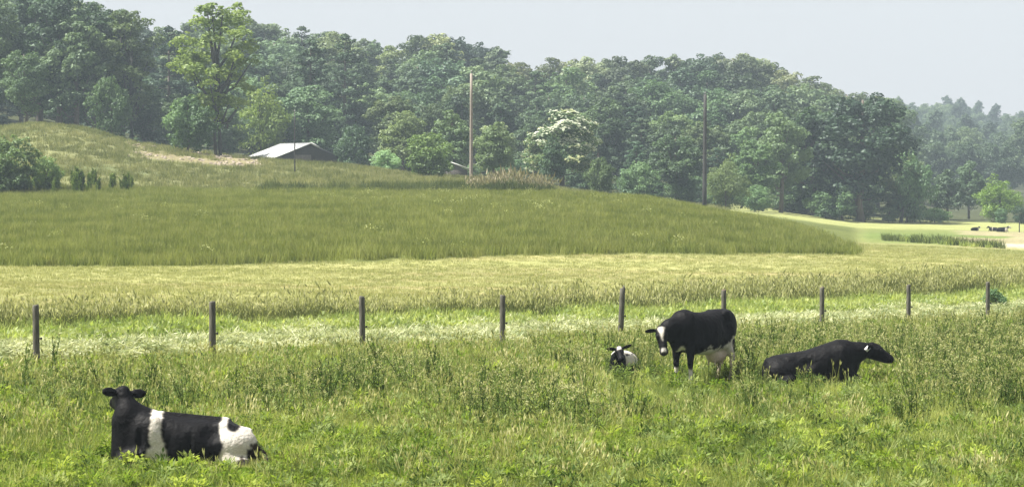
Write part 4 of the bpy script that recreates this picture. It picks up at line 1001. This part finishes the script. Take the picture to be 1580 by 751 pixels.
# --- near cow lying with a white shoulder belt, looking away
def near_cow():
    pr = [loft([-1.02, -.98, -.85, -.60, -.25, .12, .45, .62, .78, .85], [.28, .40, .54, .665, .70, .735, .80, .80, .66, .5], [.14, .04, .0, -.04, -.05, -.05, -.04, .0, .06, .2],
               [.06, .2, .33, .40, .44, .43, .36, .30, .22, .08], pw=2.5)]
    pr += [[.12, ell((-.68, .22, .32), (.34, .26, .29))], [.06, ell((-.52, .25, .61), (.12, .09, .06))], [.05, ell((-.52, -.2, .64), (.12, .08, .06))], [.05, ell((-.86, .06, .52), (.08, .07, .05))], [.05, cone((-.5, 0, .675), (.35, 0, .775), .045, .04)],
           [.06, cone((-.62, .40, .12), (-.96, .50, .08), .11, .065)], [.03, cone((-.96, .50, .08), (-.66, .62, .05), .05, .04)],
           [.10, ell((.55, .22, .42), (.22, .16, .34))], [.06, cone((.62, .30, .28), (.92, .30, .12), .11, .075)], [.03, cone((.92, .30, .11), (.66, .36, .05), .06, .042)],
           [.06, cone((.70, -.22, .28), (.98, -.12, .13), .11, .075)], [.03, cone((.98, -.12, .11), (.72, -.14, .05), .06, .042)]]
    hp = np.array([.90, -.02, 1.075])
    pr += [[.14, cone((.62, 0, .52), (.83, .02, .78), .27, .19)], [.08, cone((.83, .02, .78), (.89, -.01, 1.02), .185, .10)], [.12, cone((.88, .05, .20), (.90, .04, .62), .20, .17)], [.08, cone((.50, 0, .72), (.80, 0, .90), .10, .06)], [.06, ell((.45, .30, .56), (.13, .09, .22))]]
    f = unit((.28, -.95, -.20)); u = unit((-.05, -.15, 1)); hh, hd = head_prims(hp, f, u, 1.08, ear_up=.04, ear_back=.10, ear_len=.112); pr += [[.03, q] if not isinstance(q, list) else q for q in hh]
    pr += [[.03, cone((-.90, .02, .46), (-1.06, .14, .26), .04, .035)], [.03, cone((-1.06, .14, .26), (-1.16, .36, .12), .035, .04)], [.03, cone((-1.16, .36, .12), (-1.12, .52, .08), .055, .06)]]
    def col(V, nz):
        x, y, z = V.T; n = nz * .10
        c1 = np.interp(z, [0, .15, .35, .55, .75, .9], [.42, .42, .40, .44, .42, .40]); hw = np.interp(z, [0, .15, .3, .5, .8], [.20, .18, .12, .085, .075])
        W = ((np.abs(x - c1 + n * .6) < hw) & (x > -.2)).astype(float)
        W = np.maximum(W, (x < -.49 + n * .5 + .03 * np.sin(z * 14)) & (x > -1.3))
        W[((x + .68) / .11) ** 2 + ((z - .63) / .085) ** 2 < 1 + nz * .5] = 0
        W[(x < -.84 + n) & (z < .30)] = 0; W[(x < -.93 + n) & (z < .38)] = 0
        W[(x < -1.02 + n)] = 0
        W[(z < .20 + n) & (x < -.76)] = 0; W[(y > .42) & (x < -.70 + n) & (z < .16)] = 0
        col = BLK * (1 - W[:, None]) + WHT * W[:, None]
        k = (x < -.70) & (W < .5) & (z < .36) & (nz > -.12); col[k] = BRN * .6
        k = (x > .55) & (z < .09); col[k] = (.5, .48, .42); return col
    X, Y = COWS['near']; z = gz(X, Y) - .06
    pr += [[-.10, ell((-.36, .46, .56), (.13, .12, .13))], [-.06, ell((.24, .50, .40), (.05, .10, .24))], [-.08, ell((-.72, .12, .72), (.10, .16, .07))], [-.05, ell((.66, .40, .44), (.05, .10, .18))]]
    pr += [[-.04, ell((-.06, .47, .45), (.03, .07, .16))]]
    e = animal('cow', pr, hd, col, (X, Y, z), yaw_to(-1, -.10), 'black cow with white shoulder belt and white rump lying in the near grass', 'cow', lo=(-1.4, -.75, -.1), hi=(1.35, .95, 1.35), h=.0175)
near_cow()

# --- black cow lying, facing right
def resting():
    pr = [loft([-1.12, -1.06, -.88, -.60, -.25, .12, .40, .62, .78, .85], [.44, .56, .63, .67, .72, .84, .935, .90, .74, .6], [.12, .02, -.02, -.06, -.06, -.06, -.04, .06, .2, .35],
               [.06, .2, .32, .38, .42, .42, .36, .28, .18, .08], pw=2.4)]
    pr += [[.12, ell((-.78, -.20, .30), (.34, .26, .26))], [.05, ell((-.62, -.22, .57), (.10, .07, .05))], [.06, cone((-.66, -.48, .14), (-1.0, -.52, .1), .12, .07)],
           [.10, ell((.42, -.22, .48), (.22, .16, .36))], [.06, cone((.50, -.28, .30), (.80, -.26, .16), .11, .07)], [.03, cone((.80, -.26, .15), (.56, -.3, .05), .06, .042)],
           [.06, cone((.60, .22, .28), (.86, .16, .14), .11, .07)]]
    pr += [[.05, ell((-.60, -.20, .55), (.13, .12, .07))], [.06, ell((.46, -.30, .60), (.10, .08, .24))], [-.08, ell((-.30, -.45, .50), (.16, .12, .12))], [-.06, ell((.20, -.48, .42), (.05, .10, .26))], [-.05, ell((-.52, -.50, .34), (.05, .10, .16))]]
    hp = np.array([1.10, -.04, .79])
    pr += [[.14, cone((.58, 0, .66), (.86, -.02, .70), .23, .17)], [.12, cone((.86, -.02, .70), (1.02, -.04, .745), .165, .12)]]
    f = unit((.93, -.12, -.40)); u = unit((.4, 0, .9)); hh, hd = head_prims(hp, f, u, 1.0, ear_up=-.25, ear_back=.55, ear_len=.11); pr += [[.03, q] if not isinstance(q, list) else q for q in hh]
    def col(V, nz):
        x, y, z = V.T; col = np.tile(BLK, (len(V), 1)); col[(x > .45) & (z < .08)] = (.4, .38, .33)
        k = ((x - .05) ** 2 + (z - .16) ** 2 < .004) & (y < 0); col[k] = BLK; return col
    X, Y = COWS['resting']; z = gz(X, Y) + .02
    e = animal('cow', pr, hd, col, (X, Y, z), yaw_to(1, .10), 'black cow with a pale ear tag lying with its head stretched right', 'cow', lo=(-1.3, -.75, -.1), hi=(1.75, .6, 1.15), h=.02)
    p, ff, sd, uu, s_ = hd
    mb = MB(); c_ = p + (sd * -.165 - ff * .085 - uu * .075) * s_; a1 = unit(ff * .8 - uu * .3); a3 = unit(sd * -1 + uu * .1)
    a2 = np.cross(a3, a1); mb.box(c_ + a3 * .035, (.042, .05, .006), ax=[a1, a2, a3]); mb.box(c_ + a3 * .028 + a2 * .06, (.018, .02, .006), ax=[a1, a2, a3])
    link('ear_tag', mb.mesh('ear_tag', [M_tagp]), e)
resting()

# --- calf lying behind the weeds, facing the camera
def calf():
    pr = [loft([-.52, -.48, -.38, -.15, .1, .28, .38, .42], [.2, .34, .42, .45, .46, .48, .40, .3], [.08, .02, 0, -.02, -.02, 0, .05, .12], [.05, .12, .19, .22, .21, .17, .12, .05])]
    pr += [[.05, cone((.30, .0, .34), (.46, .06, .44), .12, .085)], [.05, cone((.34, .12, .15), (.5, .12, .07), .06, .04)], [.05, cone((.34, -.12, .15), (.5, -.12, .07), .06, .04)], [.06, ell((-.33, .14, .2), (.18, .12, .16))], [.06, ell((-.33, -.14, .2), (.18, .12, .16))]]
    hp = np.array([.50, .08, .53]); f = unit((.8, .35, -.5)); u = unit((.4, 0, .9)); hh, hd = head_prims(hp, f, u, .62, ear_up=.18, ear_back=.1, ear_len=.165); pr += [[.02, q] if not isinstance(q, list) else q for q in hh]
    def col(V, nz):
        x, y, z = V.T; a, b, c_ = headmask(V, hd); W = ((z > .40 + nz * .1) & (x < .33) & (x > -.25)).astype(float); W = np.maximum(W, (x < -.05) & (y < 0) & (z < .3))
        W = np.maximum(W, (y > .12) & (x < .3) & (z < .38) & (z > .2))
        W[(x < -.28)] = 0
        hdm = (x > .40) & (z > .3); W[hdm] = 0
        W = np.maximum(W, hdm & (np.abs(b + .01) < .06) & (a > .02) & (a < .17) & (c_ > .02))
        return BLK * 1.2 * (1 - W[:, None]) + WHT * 1.05 * W[:, None]
    X, Y = COWS['calf']; z = gz(X, Y)
    animal('calf', pr, hd, col, (X, Y, z + .04), yaw_to(-.30, -.95), 'small black and white calf lying in front of the leaning fence post', 'calf', lo=(-.6, -.4, -.05), hi=(.95, .5, .8), h=.0125, scale=1.12)
calf()

# --- two far cows resting on the bare patch at the right
def far_cow(px, Y, rz, white, label, s_):
    pr = [loft([-1.0, -.9, -.6, -.1, .4, .7, .85], [.4, .6, .75, .78, .82, .7, .5], [.1, 0, -.02, -.04, -.03, .02, .2], [.1, .3, .38, .42, .34, .24, .1])]
    pr += [[.1, cone((.7, 0, .55), (.95, 0, .85), .24, .13)], [.1, cone((.6, .3, .2), (.95, .3, .1), .1, .06)], [.1, ell((-.7, .25, .3), (.3, .2, .26))]]
    hp = np.array([1.0, 0, .92]); hh, hd = head_prims(hp, (.8, .5, -.4), (.3, 0, 1), 1.0); pr += [[.03, q] if not isinstance(q, list) else q for q in hh]
    def col(V, nz):
        x, y, z = V.T; W = (((x > .50) & (z < .65)) | ((x > 1.05)) if white else ((np.abs(x - .1) < .06))).astype(float); return BLK * (1 - W[:, None]) + WHT * W[:, None]
    X = wx(px, Y); animal('cow', pr, hd, col, (X, Y, gz(X, Y)), rz, label, 'cow', lo=(-1.2, -.6, -.08), hi=(1.7, .8, 1.2), h=.045, scale=s_)
far_cow(1547, 262, -.5, True, 'distant dark cow with white front lying on bare ground in the far field', .68)
far_cow(1533, 266, 2.6, False, 'smaller distant dark cow lying just left of the white-fronted far cow', .55)
far_cow(1505, 268, .2, True, 'tiny distant brownish and white cow lying farthest left on the bare patch', .5)

# stones and clods on the bare patch of the hillside
rk = []
for i in range(3):
    r = np.random.default_rng(i); mb = MB(); P = rdir(r, 14) * (.8 + .3 * r.random((14, 1))) * np.array([.3, .25, .16])
    import bmesh
    bm = bmesh.new(); [bm.verts.new(p_) for p_ in P]; bmesh.ops.convex_hull(bm, input=bm.verts); me = bpy.data.meshes.new('clod'); bm.to_mesh(me); bm.free()
    me.materials.append(simple_mat('clod_soil', (.18, .14, .10), (.36, .31, .25), 4)); rk.append(bpy.data.objects.new('clod', me))
X, Y = pts(238, 278, 1.0, lambda X, Y: (lambda px: (px > 195) & (px < 410) & (fbm(X * .35, Y * .2, 4) > .42))(790 + X / Y * F), pxlo=180, pxhi=430)
scatter('rubble', X, Y, collection('clod_kinds', rk), 3, .4, 1.1)

# ------------------------------------------------------------------ summer haze filling the air
hz = MB(); hz.box((0, 745, 45), (900, 790, 60))
m, t = new_mat('haze_air'); pv = N(t, 'ShaderNodeVolumePrincipled'); pv.inputs['Color'].default_value = (.70, .86, 1.0, 1); pv.inputs['Density'].default_value = .00033; pv.inputs['Anisotropy'].default_value = 0.0
o = N(t, 'ShaderNodeOutputMaterial'); t.links.new(pv.outputs[0], o.inputs['Volume'])
tag(link('haze', hz.mesh('haze', [m])), kind='stuff')
